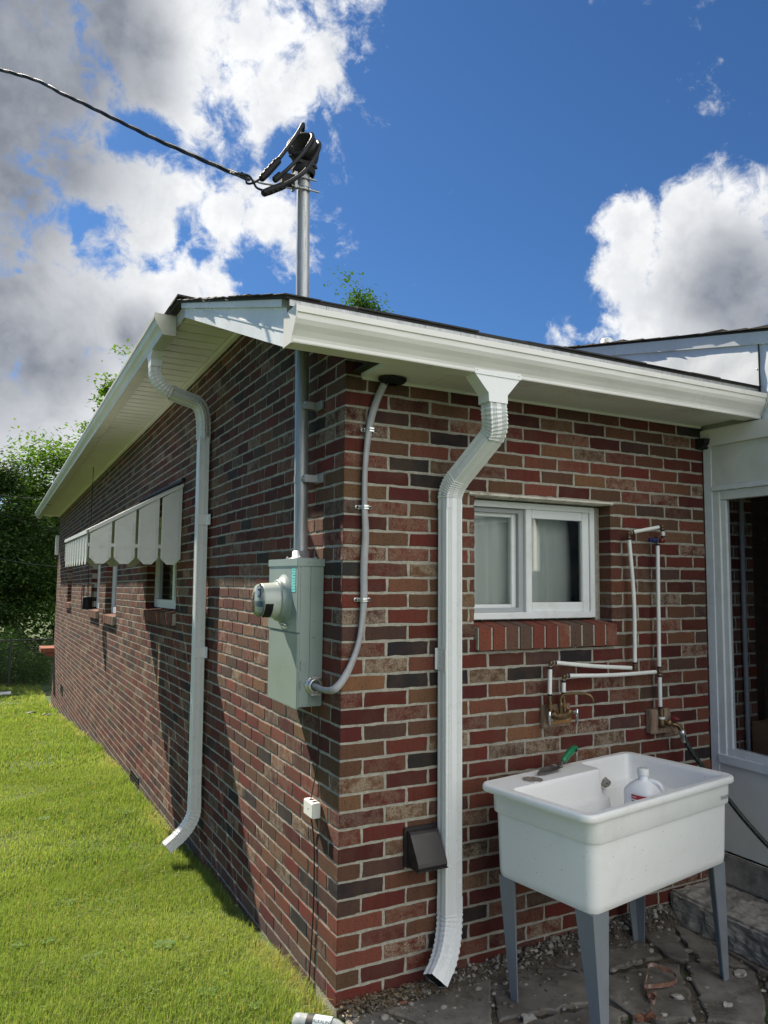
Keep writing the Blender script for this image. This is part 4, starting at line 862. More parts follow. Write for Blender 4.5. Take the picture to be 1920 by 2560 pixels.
# the rim is wide at the back left where it makes a shelf: the bowl is L-shaped
def lbowl(z, ins, r=.03):
    x0, x1, y0, y1 = -SL/2+.040+ins, SL/2-.040-ins, -SW/2+.032+ins, SW/2-.030-ins; xs, ys = .105-ins*0+ins*.4, y1-.115+ins*0.2
    P = [(x0, y0), (x1, y0), (x1, y1), (xs, y1), (xs, ys), (x0, ys)]; out = []
    for i, (px, py) in enumerate(P):
        a = Vector(P[i-1])-Vector((px, py)); b = Vector(P[(i+1) % 6])-Vector((px, py)); a.normalize(); b.normalize(); c0 = Vector((px, py))
        for k in range(6):
            t = k/5; p = (c0+a*r)*(1-t)**2+c0*2*t*(1-t)+(c0+b*r)*t*t; out.append(sp(p.x, p.y, z))
    return out
inner = [lbowl(z-.001, 0), lbowl(z-.006, .006), lbowl(z-.02, .009), lbowl(z-.105, .018), lbowl(z-.112, .024), lbowl(z-.115, .050), lbowl(z-.122, .056), lbowl(z-.26, .066), lbowl(z-.285, .095)]
m.loft([r[::-1] for r in inner], smooth=True, caps=(False, True))
bm = bmesh.new()                                        # the flat rim between outer edge and bowl
A_, B_ = outer[-1], inner[0]
va = [bm.verts.new(p) for p in A_]; vb = [bm.verts.new(p) for p in B_]
ea = [bm.edges.new((va[i], va[(i+1) % len(va)])) for i in range(len(va))]; eb = [bm.edges.new((vb[i], vb[(i+1) % len(vb)])) for i in range(len(vb))]
bmesh.ops.triangle_fill(bm, use_beauty=True, use_dissolve=False, edges=ea+eb); bm.verts.index_update()
m.add([v.co.copy() for v in bm.verts], [[v.index for v in f.verts] for f in bm.faces]); bm.free()
bas = m.build('basin', tub, sk)
zb = SZ-.36
for sx, sy in ((-1, -1), (1, -1), (-1, 1), (1, 1)):
    m = MB(); tx, ty = sx*(SL/2-.056), sy*(SW/2-.048); tx += OX; fx, fy = (.462 if sx > 0 else -.388), (.205 if sy > 0 else -.232)
    zg = pz(sp(fx, fy, 0)[0])+.004
    rg = []
    for (z_, px, py, wx_, wy_) in ((zg, fx, fy, .036, .036), (SZ-.3615, tx, ty, .090, .080)):
        th = .006; L_ = [(0, 0), (-sx*wx_, 0), (-sx*wx_, -sy*th), (-sx*th, -sy*th), (-sx*th, -sy*wy_), (0, -sy*wy_)]
        rg.append([sp(px+a, py+b, z_) for a, b in L_])
    m.loft(rg, caps=(True, True)); m.build('leg', legm, sk)
tx = Vector(sp(1, 0, 0))-Vector(sp(0, 0, 0))
lw = Vector(sp(SL/2-.118, -(SW-.030)/2-.0015, SZ-.088)); text('maker_mark', 'mustee', .030, lw, tx, (0, 0, 1), legm, bas)
# things on and in the sink
tr = thing('garden_trowel', 'hand trowel with green plastic grip resting on the sink rim', 'trowel', sp(-.12, .22, SZ))
hd0, hd1 = Vector(sp(-.035, .225, SZ+.030)), Vector(sp(.085, .245, SZ+.070))
H_ = curve_pts([hd0, hd0*.5+hd1*.5+Vector((0, 0, .008)), hd1], 6); MB().tube(H_, [.010]+[.0145]*4+[.016]*5+[.0165]*2+[.008][:1]*(len(H_)-12) if len(H_) >= 12 else .015, 12).build('grip', green, tr)
MB().lathe(hd0*.25+hd1*.75+Vector((0, 0, .004)), Vector((tx.y, -tx.x, .1)), [(-.0175, .0075), (-.0172, 0)], 10).lathe(hd0*.25+hd1*.75+Vector((0, 0, .004)), Vector((tx.y, -tx.x, .1)), [(.0172, .0), (.0175, .0075)], 10).build('hanging_hole', dark, tr)
n0, n1 = hd0, Vector(sp(-.075, .215, SZ+.016)); MB().tube([hd0, (n0+n1)/2+Vector((0, 0, -.006)), n1], .005, 8).build('shank', steel, tr)
m = MB(); rg = []
for t, wd in ((0, .020), (.12, .032), (.5, .030), (.8, .020), (1, .004)):
    c_ = Vector(sp(-.070-.155*t, .215-.018*t, SZ+.014-.008*t)); yv = Vector(sp(0, 1, 0))-Vector(sp(0, 0, 0)); rg.append([c_-yv*wd+Vector((0, 0, .008)), c_-yv*wd*.5, c_, c_+yv*wd*.5, c_+yv*wd+Vector((0, 0, .008))])
m.loft(rg+[[p-Vector((0, 0, .0015)) for p in r] for r in rg[::-1]], closed=False); m.build('blade', steel, tr)
tag(MB().lathe(sp(-.285, .175, SZ+.0005), (0, 0, 1), [(0, .0), (0, .042), (.0015, .042), (.002, .038), (.002, .006), (.001, 0)], 28).build('metal_disc', zinc), 'thin round metal disc lying on the sink rim by the trowel blade', 'metal disc')
jg = thing('plastic_jug', 'translucent white gallon jug with red label standing in the sink', 'jug', sp(.16, -.06, SZ-.33))
jc = Vector(sp(.115, -.075, SZ-.278)); m = MB()
sec = [(0, .060, 0), (.01, .068, .6), (.03, .070, .6), (.226, .070, .6), (.238, .066, .5), (.254, .053, .2), (.270, .030, 0), (.275, .0205, 0), (.300, .0205, 0)]
rg = []
for (h, r, sq) in sec:
    R1 = []
    for k in range(32):
        th = 2*math.pi*k/32; q = (abs(math.cos(th))**(2+2*sq)+abs(math.sin(th))**(2+2*sq))**(-1/(2+2*sq)); R1.append(jc+Vector((math.cos(th+SA)*r*q, math.sin(th+SA)*r*q, h)))
    rg.append(R1)
m.loft(rg, smooth=True, caps=(True, True)); m.build('bottle', jugm, jg)
m = MB().lathe(jc, (0, 0, 1), [(.293, .0235), (.3165, .0235), (.318, .022), (.318, 0)], 24); m.build('cap', pvc, jg)
hx = Vector((.55, -.83, 0)).normalized(); MB().tube(curve_pts([jc+hx*.022+Vector((0, 0, .272)), jc+hx*.060+Vector((0, 0, .262)), jc+hx*.074+Vector((0, 0, .235)), jc+hx*.070+Vector((0, 0, .205)), jc+hx*.055+Vector((0, 0, .19))], 6), .010, 10).build('handle', jugm, jg)
def arcpanel(a0, a1, z0, z1, rr_, mt, nm, par):
    m = MB(); rings = []
    for k in range(13):
        th = math.radians(a0+(a1-a0)*k/12); q = (abs(math.cos(th-SA))**3.2+abs(math.sin(th-SA))**3.2)**(-1/3.2); rings.append([jc+Vector((math.cos(th)*rr_*q, math.sin(th)*rr_*q, z0)), jc+Vector((math.cos(th)*rr_*q, math.sin(th)*rr_*q, z1))])
    m.loft(rings, closed=False); return m.build(nm, mt, par)
lb = arcpanel(-98, -48, .060, .206, .0712, labw, 'label', jg); child(arcpanel(-98, -48, .206, .224, .0714, labr, 'label_band', None), lb)
lb2 = arcpanel(-178, -118, .060, .206, .0712, labw, 'label', jg); child(arcpanel(-178, -118, .206, .224, .0714, labr, 'label_band', None), lb2)
fd_ = Vector((math.sin(SA), -math.cos(SA), 0)); xr = Vector((math.cos(SA), math.sin(SA), 0))
t_ = text('lettering', '6 TIMES STRONGER', .0085, jc+fd_*.0722-xr*.040+Vector((0, 0, .2115)), xr, (0, 0, 1), labw, None); child(t_, lb)
xl = fd_; t_ = text('lettering', 'VINEGAR', .0085, jc-xr*.0722-fd_*.022+Vector((0, 0, .2115)), fd_, (0, 0, 1), labw, None); child(t_, lb2)
m = MB()
for i in range(5): m.obox(jc-xr*.0722+fd_*(.004-jit(.006))+Vector((0, 0, .198-i*.012)), xr*.0004, fd_*random.uniform(.025, .045), (0, 0, .003))
child(m.build('print', ink), lb2)
def rock(c, r, mt, name, seed, sq=(1, 1, .6)):
    rr = random.Random(seed); bm = bmesh.new(); bmesh.ops.create_icosphere(bm, subdivisions=2, radius=1)
    off = [Vector((rr.uniform(-1, 1), rr.uniform(-1, 1), rr.uniform(-1, 1))).normalized() for _ in range(7)]
    for v in bm.verts:
        p = v.co.normalized(); k = 1+sum(.13*max(-1, min(1, 3*(p.dot(o)-.4))) for o in off[:4])-sum(max(0, p.dot(o)-.72)*1.1 for o in off); v.co = Vector((p.x*k*sq[0], p.y*k*sq[1], p.z*k*sq[2]))*r
    bm.verts.index_update(); m = MB(); m.add([v.co+Vector(c) for v in bm.verts], [[v.index for v in f.verts] for f in bm.faces]); bm.free(); return m.build(name, mt)
tag(rock(sp(.185, .165, SZ-.085), .034, conc, 'mortar_lump', 5, (1.2, .7, .75)), 'dark broken mortar lump on the ledge inside the sink', 'mortar lump')

# ------------------------------------------------------------------ enclosed porch on the right
po = thing('enclosed_porch', 'white enclosed porch with glazed side beyond the laundry sink', 'porch', (2.13, -.5, .1))
PX = 2.13; PEND = -2.6
def px(y0, y1, z0, z1, d0=0.0, d1=.06, mt=white, nm='wall_panel', bev=.002):
    return MB().box((PX-d0, y0, z0), (PX+d1, y1, z1), bev=bev).build(nm, mt, po)
px(-.052, -.003, .20, 2.39, .006, .05, fasc, 'corner_trim')
fr_ = px(-.092, -.053, .66, 2.06, .000, .05, vinylwin, 'window_frame')
MB().box((PX+.010, -.122, .735), (PX+.04, -.0925, 2.01), bev=.002).build('window_frame', vinylwin, po)
px(PEND, -.0925, 2.012, 2.06, -.006, .05, vinylwin, 'window_frame'); px(PEND, -.053, 2.061, 2.088, .008, .05, fasc, 'head_trim'); px(PEND, -.053, 2.0885, 2.30, .0, .04, white, 'wall_panel')
px(PEND, -.0, 2.3005, 2.392, .022, .04, soffm, 'moulding'); px(PEND, -.0925, .700, .734, -.006, .05, vinylwin, 'window_frame'); px(PEND, -.053, .655, .6995, .014, .05, fasc, 'sill_trim'); px(PEND, -.053, .22, .654, .0, .04, white, 'wall_panel')
px(-1.30, -1.24, .735, 2.01, .0, .05, vinylwin, 'window_frame')
MB().box((PX+.024, -1.24, .735), (PX+.027, -.1225, 2.01)).build('pane', glassd, po)
MB().box((PX+.024, PEND, .735), (PX+.027, -1.30, 2.01)).build('pane', glassd, po)
MB().box((2.512, -.045, .2), (2.60, .02, 2.3)).build('door_frame', brownwood, po)
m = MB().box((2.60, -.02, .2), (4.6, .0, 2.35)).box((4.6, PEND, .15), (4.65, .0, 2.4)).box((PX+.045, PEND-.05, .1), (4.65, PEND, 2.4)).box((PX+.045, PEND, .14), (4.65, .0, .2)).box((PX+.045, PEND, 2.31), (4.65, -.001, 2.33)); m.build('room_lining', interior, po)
MB().tube([(2.400, -.02, .25), (2.394, -.02, 1.2), (2.400, -.02, 2.3)], .0135, 12).build('conduit', cablegrey, po)
tag(MB().box((2.39, -.20, .662), (2.80, -.048, .842), bev=.003).build('cardboard_box', cardb), 'brown cardboard box behind the porch glass', 'box')
tag(MB().box((2.40, -.50, .2), (3.0, -.048, .661), bev=.004).build('dark_cabinet', brownwood), 'low dark cabinet inside the porch under the cardboard box', 'cabinet')
m = MB()                                                # fascia of the porch roof: sheet with dents
ny, nz = 40, 10; gridv = []
def zr(y): return 2.856+.205*y                           # lower line of the drip trim
for i in range(ny+1):
    y = 1.2+(PEND-1.2)*i/ny
    for j in range(nz+1):
        z0_, z1_ = 2.393, zr(y)+.012; z_ = z0_+(z1_-z0_)*j/nz; gridv.append((2.150+.0035*math.sin(y*9+j*.8)*math.sin(z_*21+y*3)+.002*math.sin(y*23), y, z_))
m.add(gridv, [(i*(nz+1)+j, (i+1)*(nz+1)+j, (i+1)*(nz+1)+j+1, i*(nz+1)+j+1) for i in range(ny) for j in range(nz)], 0, True)
m.build('fascia', fasc, po)
m = MB(); m.hexa([(2.135, 1.3, zr(1.3)), (2.146, 1.3, zr(1.3)), (2.146, PEND, zr(PEND)), (2.135, PEND, zr(PEND)), (2.125, 1.3, zr(1.3)+.062), (2.16, 1.3, zr(1.3)+.062), (2.16, PEND, zr(PEND)+.062), (2.125, PEND, zr(PEND)+.062)]); m.build('drip_trim', fasc, po)
m = MB().box((2.138, -.342, 2.40), (2.1485, -.339, zr(-.34))); m.build('seam', wg, po)
m = MB()
for (y, z_) in ((-.325, 2.66), (-.31, 2.555), (-.335, 2.545), (.12, 2.74), (.30, 2.80), (.36, 2.75), (.0, 2.66), (.52, 2.87)): m.lathe((2.150, y, z_), (-1, 0, 0), [(0, .007), (.004, .006), (.006, 0)], 8)
m.build('nail_heads', galv, po)
m = MB(); m.hexa([(2.12, 1.4, zr(1.4)+.063), (5, 1.4, zr(1.4)+.063), (5, PEND-.2, zr(PEND-.2)+.063), (2.12, PEND-.2, zr(PEND-.2)+.063), (2.12, 1.4, zr(1.4)+.073), (5, 1.4, zr(1.4)+.073), (5, PEND-.2, zr(PEND-.2)+.073), (2.12, PEND-.2, zr(PEND-.2)+.073)])
y = PEND-.2
while y < 1.4:
    wd = random.choice((.13, .14, .15)); q = random.choice((.006, .010, .016)); a, b = y, y+wd+.01
    m.hexa([(2.105+jit(.008), a, zr(a)+.074), (5, a, zr(a)+.074), (5, b, zr(b)+.074), (2.105+jit(.008), b, zr(b)+.074), (2.108, a, zr(a)+.074+q), (5, a, zr(a)+.074+q), (5, b, zr(b)+.077), (2.108, b, zr(b)+.077)]); y += wd
m.build('roof', shing, po)
m = MB(); sc_ = [(2.02, .012, 2.365), (2.04, -.04, 2.31), (2.075, -.085, 2.30), (2.10, -.125, 2.315), (2.115, -.135, 2.35), (2.085, -.11, 2.365), (2.05, -.05, 2.352)]
sc_ = [at(u, v, 0, 2.09) for u, v in ((1713, 1085), (1720, 1110), (1740, 1124), (1758, 1122), (1767, 1108), (1769, 1096), (1750, 1097), (1733, 1100), (1722, 1090))]
m.loft([[p+Vector((-.02, 0, 0)) for p in sc_], [p+Vector((.035, 0, 0)) for p in sc_]], caps=(True, True)); tag(m.build('drain_stub', wg), 'dark broken half-round plastic stub under the gutter end by the porch', 'drain stub')
vp = thing('vent_pipe', 'short white plastic vent pipe above the roof line near the right cloud', 'vent pipe', (2.91, 1.5, 3.2))
MB().lathe((2.91, 1.5, 3.0), (0, 0, 1), [(0, .045), (.450, .045), (.457, .040), (.457, .036), (.30, .036)], 24).build('pipe', pvc, vp)

# ------------------------------------------------------------------ concrete step
stp = MB(); nx_, ny_ = 40, 60; gv = []
m = MB().box((1.795, -2.4, -.2), (2.128, -.004, .066), bev=.012); st1 = m.build('concrete_step', conc); tag(st1, 'worn concrete step below the porch, dark and pitted', 'step')
mod = st1.modifiers.new('sub', 'SUBSURF'); mod.subdivision_type = 'SIMPLE'; mod.levels = 7; mod.render_levels = 7
tx_ = bpy.data.textures.new('rough', 'CLOUDS'); tx_.noise_scale = .05; tx_.noise_depth = 4; dm = st1.modifiers.new('rough', 'DISPLACE'); dm.texture = tx_; dm.strength = .035; dm.mid_level = .5
MB().box((2.129, -2.4, -.2), (4.6, .0, .139)).box((2.10, -2.4, .07), (2.128, -.004, .216), bev=.006).build('base', conc, po)

# ------------------------------------------------------------------ ground
m = MB(); xs = [-60, -30, -15, -8, -5, -3.5, -2.5, -1.8, -1.2, -.8, -.5, -.3, -.15, .004, .02, .5, 1, 2, 4, 8, 20, 60]; ys = [-40, -15, -6, -4, -3, -2.4, -2, -1.5, -1, -.5, 0, .5, 1.24, 2, 3, 4, 5.8, 8, 10, 12, 15.2, 18, 22, 26, 30, 45, 80, 200]
gvs = [(x, y, gz(x, y) if y > -5 else -.05) for x in xs for y in ys]; n = len(ys)
m.add(gvs, [(i*n+j, (i+1)*n+j, (i+1)*n+j+1, i*n+j+1) for i in range(len(xs)-1) for j in range(n-1)], 0, True)
lawn = mat('lawn_soil', (0.055, 0.085, 0.020), 1.0, var=0.4, vscale=3, dirt=(0.11, 0.10, 0.045), dscale=6, damt=.5, bump=.02, bscale=50)
tag(m.build('ground', lawn), None, None, kind='structure')
# patio: dirt sheet with irregular flagstones
m = MB(); nx_, ny_ = 50, 40; gv = []
for i in range(nx_+1):
    for j in range(ny_+1):
        x = -.02+2.4*i/nx_; y = -2.4+2.42*j/ny_; gv.append((x+(jit(.02) if i else 0), y, pz(x, y)-.010+jit(.005)+(.0 if i else -.06)))
m.add(gv, [(i*(ny_+1)+j, (i+1)*(ny_+1)+j, (i+1)*(ny_+1)+j+1, i*(ny_+1)+j+1) for i in range(nx_) for j in range(ny_)], 0, True)
tag(m.build('patio_ground', dirtm), None, None, kind='structure')
# voronoi-like slabs by cutting half-planes
rs = random.Random(11); seeds = [(x*.36+rs.uniform(-.13, .13)+.12, -y*.33-.17+rs.uniform(-.12, .12)) for x in range(6) for y in range(6)]
m = MB()
for i, s0 in enumerate(seeds):
    poly = [Vector((s0[0]+a, s0[1]+b)) for a, b in ((-.4, -.4), (.4, -.4), (.4, .4), (-.4, .4))]; gap = .018
    for j, s1 in enumerate(seeds):
        if i == j: continue
        a, b = Vector(s0), Vector(s1); d = (b-a); L_ = d.length
        if L_ > .9: continue
        nrm = d/L_; lim = L_/2-gap; new = []
        for k in range(len(poly)):
            p, q = poly[k], poly[(k+1) % len(poly)]; dp, dq = (p-a).dot(nrm)-lim, (q-a).dot(nrm)-lim
            if dp <= 0: new.append(p)
            if dp*dq < 0: new.append(p+(q-p)*(dp/(dp-dq)))
        poly = new
        if len(poly) < 3: break
    poly = [Vector((max(.015, min(1.79, p.x)), max(-2.3, min(-.004, p.y)))) for p in poly]
    if len(poly) < 3: continue
    out = []
    for k in range(len(poly)):
        p, q = poly[k], poly[(k+1) % len(poly)]; ns = max(1, int((q-p).length/.035))
        for t in range(ns): out.append(p+(q-p)*t/ns+Vector((rs.uniform(-.012, .012), rs.uniform(-.012, .012))))
    c_ = sum(out, Vector((0, 0)))/len(out); tl = (rs.uniform(-.02, .02), rs.uniform(-.02, .02)); hz = rs.uniform(-.001, .006)
    def zz(p): return pz(p.x)+.002+hz+tl[0]*(p.x-c_.x)+tl[1]*(p.y-c_.y)
    r0_ = [(p.x, p.y, zz(p)-.03) for p in out]; r1_ = [(p.x, p.y, zz(p)-.004) for p in out]; r2_ = [(c_.x+(p.x-c_.x)*.95, c_.y+(p.y-c_.y)*.95, zz(p)+.001) for p in out]
    m.loft([r0_, r1_, r2_], caps=(False, True))
tag(m.build('patio_paving', flag), None, None, kind='structure')
# gravel and crumbs: one stuff mesh
m = MB(); rs = random.Random(3)
ico = bmesh.new(); bmesh.ops.create_icosphere(ico, subdivisions=1, radius=1); ico.verts.index_update(); IV = [v.co.copy() for v in ico.verts]; IF = [[v.index for v in f.verts] for f in ico.faces]; ico.free()
for i in range(2300):
    if rs.random() < .45: x, y = rs.uniform(.02, 1.78), -abs(rs.gauss(0, .035))-.005
    else: x, y = rs.uniform(.0, 1.79), rs.uniform(-1.3, -.01)
    if i % 4 == 0: y = -abs(rs.gauss(0, .10))-.01
    r = min(.018, rs.lognormvariate(-5.5, .65)); k = [rs.uniform(.6, 1.3) for _ in range(3)]; zc = pz(x, y)+r*.3
    m.add([(x+v.x*r*k[0]*rs.uniform(.8, 1.2), y+v.y*r*k[1]*rs.uniform(.8, 1.2), zc+v.z*r*k[2]*.7) for v in IV], IF, rs.choice((0, 0, 0, 0, 0, 0, 1, 2, 2, 3, 3, 3)))
tag(m.build('gravel', [conc, limest, flag, dirtm]), 'loose gravel and crumbled mortar scattered over the patio', 'gravel', kind='stuff')
def z7(x, y, z=-.078): return at(1160+x*.4581, 1800+y*.4581, 2, z)
STN = [((1510, 1405), .040, 'pale angular stone beside the right front sink leg', limest), ((1630, 1480), .016, 'small round white pebble at the right by the step', limest), ((1560, 1440), .013, 'small white pebble left of the round pebble', limest),
       ((350, 1635), .040, 'pale broken stone at bottom left of the front sink leg', limest), ((225, 1440), .016, 'white pebble beside the back left sink leg', limest), ((80, 1445), .014, 'white pebble nearest the downspout outlet', limest),
       ((1090, 1615), .022, 'whitish chunk right of the front sink leg by the brown leaf', limest), ((1440, 1560), .028, 'pale flat chunk in the paving crack under the sink', limest), ((1220, 1260), .026, 'grey flat rubble piece at the foot of the step', conc),
       ((860, 1150), .028, 'grey rubble piece by the wall under the sink', conc), ((1170, 1520), .034, 'long grey rubble piece beside the rusty strap', conc)]
for i, ((x, y), r, lab, mt) in enumerate(STN):
    p = z7(x, y); tag(rock((p.x, p.y, pz(p.x)+r*.25), r*.9, mt, 'stone', 20+i, (1.2, .9, .5)), lab, 'stone', 'loose stones on the patio')
for i, (u, v, lab) in enumerate(((700+870*.3134, 1900+1930*.3134, 'broken red brick chip by the end wall'), (700+985*.3134, 1900+1925*.3134, 'flat reddish brick chip right of the other chip'))):
    p = at(u, v, 2, -.070); tag(rock((p.x, p.y, pz(p.x)+.008), .022, mat('brick_chip', (.16, .075, .045), .9, var=.2, vscale=40), 'brick_chip', 60+i, (1.3, .8, .4)), lab, 'brick chip', 'brick chips on the patio')
# dead brown leaf
p = z7(985, 1635); m = MB(); L9 = []
for k in range(14): th = k*2*math.pi/14; r = .038*(1+.35*math.sin(k*2.6)); L9.append((p.x+r*1.3*math.cos(th), p.y+r*.7*math.sin(th), pz(p.x)+.012+.008*math.sin(k*1.9)))
m.add(L9+[(p.x, p.y, pz(p.x)+.008)], [(k, (k+1) % 14, 14) for k in range(14)]); tag(m.build('dead_leaf', mat('dead_leaf', (.13, .055, .032), .7, var=.3, vscale=30)), 'curled reddish brown dead leaf on the paving', 'leaf')
# rusty strap
sp_ = [z7(*q) for q in ((1050, 1500), (1005, 1530), (985, 1495), (1000, 1440), (1015, 1390), (1090, 1405), (1150, 1425), (1160, 1450), (1120, 1470), (1040, 1480), (985, 1490), (1000, 1520), (1010, 1550), (1040, 1560), (1045, 1535), (1020, 1520))]
hts = [0, .004, .006, .02, .03, .026, .02, .012, .01, .01, .012, .01, .004, .004, .006, .008]
P_ = curve_pts([Vector((p.x, p.y, pz(p.x)+h+.012)) for p, h in zip(sp_, hts)], 6); rg = []
for i, p in enumerate(P_):
    t = (P_[min(i+1, len(P_)-1)]-P_[max(0, i-1)]).normalized(); n_ = t.cross(Vector((0, 0, 1))).normalized()*.001; u_ = Vector((0, 0, .008)); rg.append([p-u_-n_, p+u_-n_, p+u_+n_, p-u_+n_])
tag(MB().loft(rg, caps=(True, True)).build('metal_strap', rustm), 'bent rusty metal strap with peeling white paint under the sink', 'metal strap')
# water bottle lying in the grass at the corner
bt = thing('water_bottle', 'clear plastic bottle with printed label lying in grass at the wall corner', 'bottle', (-.1, .02, -.08))
a = at(700+110*.3134, 1900+2085*.3134, 2, -.045); b = at(700+560*.3134, 1900+2155*.3134, 2, -.040); d = (b-a).normalized(); Lb = .215
MB().lathe(a, d, [(0, .0), (0, .020), (.006, .029), (.03, .031), (.06, .030), (.065, .032), (.14, .032), (.145, .030), (.17, .026), (.195, .013), (.215, .0125)], 24).build('bottle', mat('bottle_plastic', (.55, .58, .6), .15, trans=.5), bt)
lb = MB().lathe(a, d, [(.055, .0326), (.15, .0326)], 28).build('label', mat('bottle_label', (.45, .52, .56), .25), bt)
sideb = d.cross(Vector((0, 0, 1))).normalized(); 
vv = (CAM-a).normalized(); nn = (vv-d*vv.dot(d)).normalized(); yy_ = nn.cross(d).normalized()
child(MB().lathe(a, d, [(.055, .0329), (.082, .0329)], 28).build('label_band', ink), lb)
t_ = text('lettering', 'ALKALINE', .016, a+d*.083+nn*.0335+yy_*.006*(1 if yy_.z > 0 else -1), d, yy_ if yy_.z > 0 else -yy_, ink, None); child(t_, lb)

# ------------------------------------------------------------------ foliage helpers
def leafmat(name, c0, c1, tr=.35):
    m = bpy.data.materials.new(name); m.use_nodes = True; t = NT(m.node_tree); b = t.n['Principled BSDF']; o = t.n['Material Output']
    a = t.new('ShaderNodeAttribute', attribute_name='rnd'); c = t.mix(a.outputs['Fac'], c0, c1)
    t.put(b.inputs['Base Color'], c); b.inputs['Roughness'].default_value = .75; b.inputs['Specular IOR Level'].default_value = .12
    tl = t.new('ShaderNodeBsdfTranslucent'); t.put(tl.inputs[0], t.mix(1.0, c, (1.5, 1.6, .7), 'MULTIPLY')); mx = t.new('ShaderNodeMixShader'); mx.inputs[0].default_value = tr
    t.l.new(b.outputs[0], mx.inputs[1]); t.l.new(tl.outputs[0], mx.inputs[2]); t.l.new(mx.outputs[0], o.inputs[0]); return m
def npmesh(name, V, nper, faces, mt, rnd, parent=None):
    """V: (N, nper, 3); faces: list of index tuples inside one element"""
    N = len(V); me = bpy.data.meshes.new(name); co = V.reshape(-1, 3).astype(np.float32); me.vertices.add(len(co)); me.vertices.foreach_set('co', co.ravel())
    loops = np.concatenate([np.array(f) for f in faces]); lp = (np.arange(N)[:, None]*nper+loops[None]).ravel().astype(np.int32); sizes = np.tile([len(f) for f in faces], N)
    me.loops.add(len(lp)); me.loops.foreach_set('vertex_index', lp); st = np.concatenate([[0], np.cumsum(sizes)[:-1]]).astype(np.int32); me.polygons.add(len(sizes)); me.polygons.foreach_set('loop_start', st)
    try: me.polygons.foreach_set('loop_total', sizes.astype(np.int32))
    except Exception: pass
    me.update(calc_edges=True); a = me.attributes.new('rnd', 'FLOAT', 'POINT'); a.data.foreach_set('value', np.repeat(rnd, nper).astype(np.float32)); me.materials.append(mt)
    o = bpy.data.objects.new(name, me); COL.objects.link(o)
    if parent is not None: adopt(o, parent)
    return o
def leaves(C, size, name, mt, parent=None, rnd=None, droop=.4):
    N = len(C); th = rng.uniform(0, 2*np.pi, N); ph = rng.normal(-.2, .5, N)*droop*2; L = size*rng.uniform(.6, 1.3, N)
    ax = np.stack([np.cos(th)*np.cos(ph), np.sin(th)*np.cos(ph), np.sin(ph)], 1); s = np.stack([-np.sin(th), np.cos(th), rng.normal(0, .5, N)], 1); s /= np.linalg.norm(s, axis=1)[:, None]
    n = np.cross(ax, s); V = np.stack([C, C+ax*L[:, None]*.5+s*L[:, None]*.28+n*L[:, None]*.06, C+ax*L[:, None], C+ax*L[:, None]*.5-s*L[:, None]*.28+n*L[:, None]*.06], 1)
    return npmesh(name, V, 4, [(0, 1, 2), (0, 2, 3)], mt, rng.uniform(0, 1, N) if rnd is None else rnd, parent)
bark = mat('bark', (.050, .040, .032), .95, var=.4, vscale=8, bump=.02, bscale=14, stretch=(3, 3, 1))
def tree(name, lab, base, height, crown, cz, nleaf, size, mt, seed, nl=14, lo=.25, trunk_r=.12, group='trees beyond the house'):
    rs = random.Random(seed); R2 = np.random.default_rng(seed); t = thing(name, lab, 'tree', base, group); base = Vector(base); m = MB()
    tp = [base+Vector((rs.uniform(-.12, .12)*k, rs.uniform(-.12, .12)*k, height*k/6*.92)) for k in range(7)]; m.tube(curve_pts(tp, 3), [trunk_r*(1-.85*i/18) for i in range(19)], 8)
    tips = []
    for i in range(nl):
        k = rs.uniform(lo, .97); p0 = base+(tp[-1]-base)*k; th = rs.uniform(0, 6.283); r = crown*rs.uniform(.55, 1.0)*math.sqrt(max(.15, 1-((k-.6)/.55)**2)); p2 = p0+Vector((math.cos(th)*r, math.sin(th)*r, rs.uniform(.1, .9)*crown*.6)); pm = (p0+p2)/2+Vector((0, 0, .12*r))
        m.tube(curve_pts([p0, pm, p2], 3), [trunk_r*.32*(1-.13*q) for q in range(7)], 6); tips += [p2, pm*.4+p2*.6]
        for q in range(3):
            th2 = th+rs.uniform(-1, 1); pe = p2*.6+pm*.4+Vector((math.cos(th2), math.sin(th2), rs.uniform(-.1, .7)))*crown*.35; m.tube([pm*.5+p2*.5, pe], [.02, .006], 5); tips.append(pe)
    tips.append(tp[-1]+Vector((0, 0, height*.06))); m.build('trunk', bark, t)
    T = np.array([list(p) for p in tips]); N = nleaf; idx = R2.integers(0, len(T), N); cs = R2.uniform(.6, 1.3, len(T))*crown*.25
    C = T[idx]+R2.normal(0, 1, (N, 3))*cs[idx][:, None]*np.array([1, 1, .62]); 
    rn = np.clip(R2.uniform(0, 1, N)*.6+R2.uniform(0, .4, len(T))[idx], 0, 1); leaves(C, size, 'crown', mt, t, rn); return t
LG = leafmat('leaf_bright', (.040, .10, .012), (.12, .21, .030), .42); LD = leafmat('leaf_dark', (.020, .045, .014), (.05, .09, .022), .22); LM = leafmat('leaf_mid', (.035, .08, .018), (.08, .15, .03), .35)
def gnd(u, dist):
    p = CAM+ray(u, 1450)*dist; return Vector((p.x, p.y, gz(p.x, p.y)-.05))
tree('broadleaf_tree', 'bright green broadleaf tree whose crown tops out left of the far eave', gnd(150, 27), 7.3, 1.9, 4, 42000, .17, LG, 3, nl=34)
tree('dark_tree', 'tall dark tree at the left edge of the picture', gnd(-30, 23), 6.4, 1.3, 4, 30000, .12, LD, 4, nl=26, trunk_r=.10)
tree('leaning_tree', 'slim tree with dark trunk by the fence, farther from the house', gnd(12, 24), 4.6, 1.8, 3, 9000, .13, LD, 5, trunk_r=.11)
tree('fence_tree', 'slim dark-trunked tree by the fence, closest to the house corner', gnd(58, 24.5), 4.8, 1.7, 3, 12000, .13, LM, 6, trunk_r=.12)
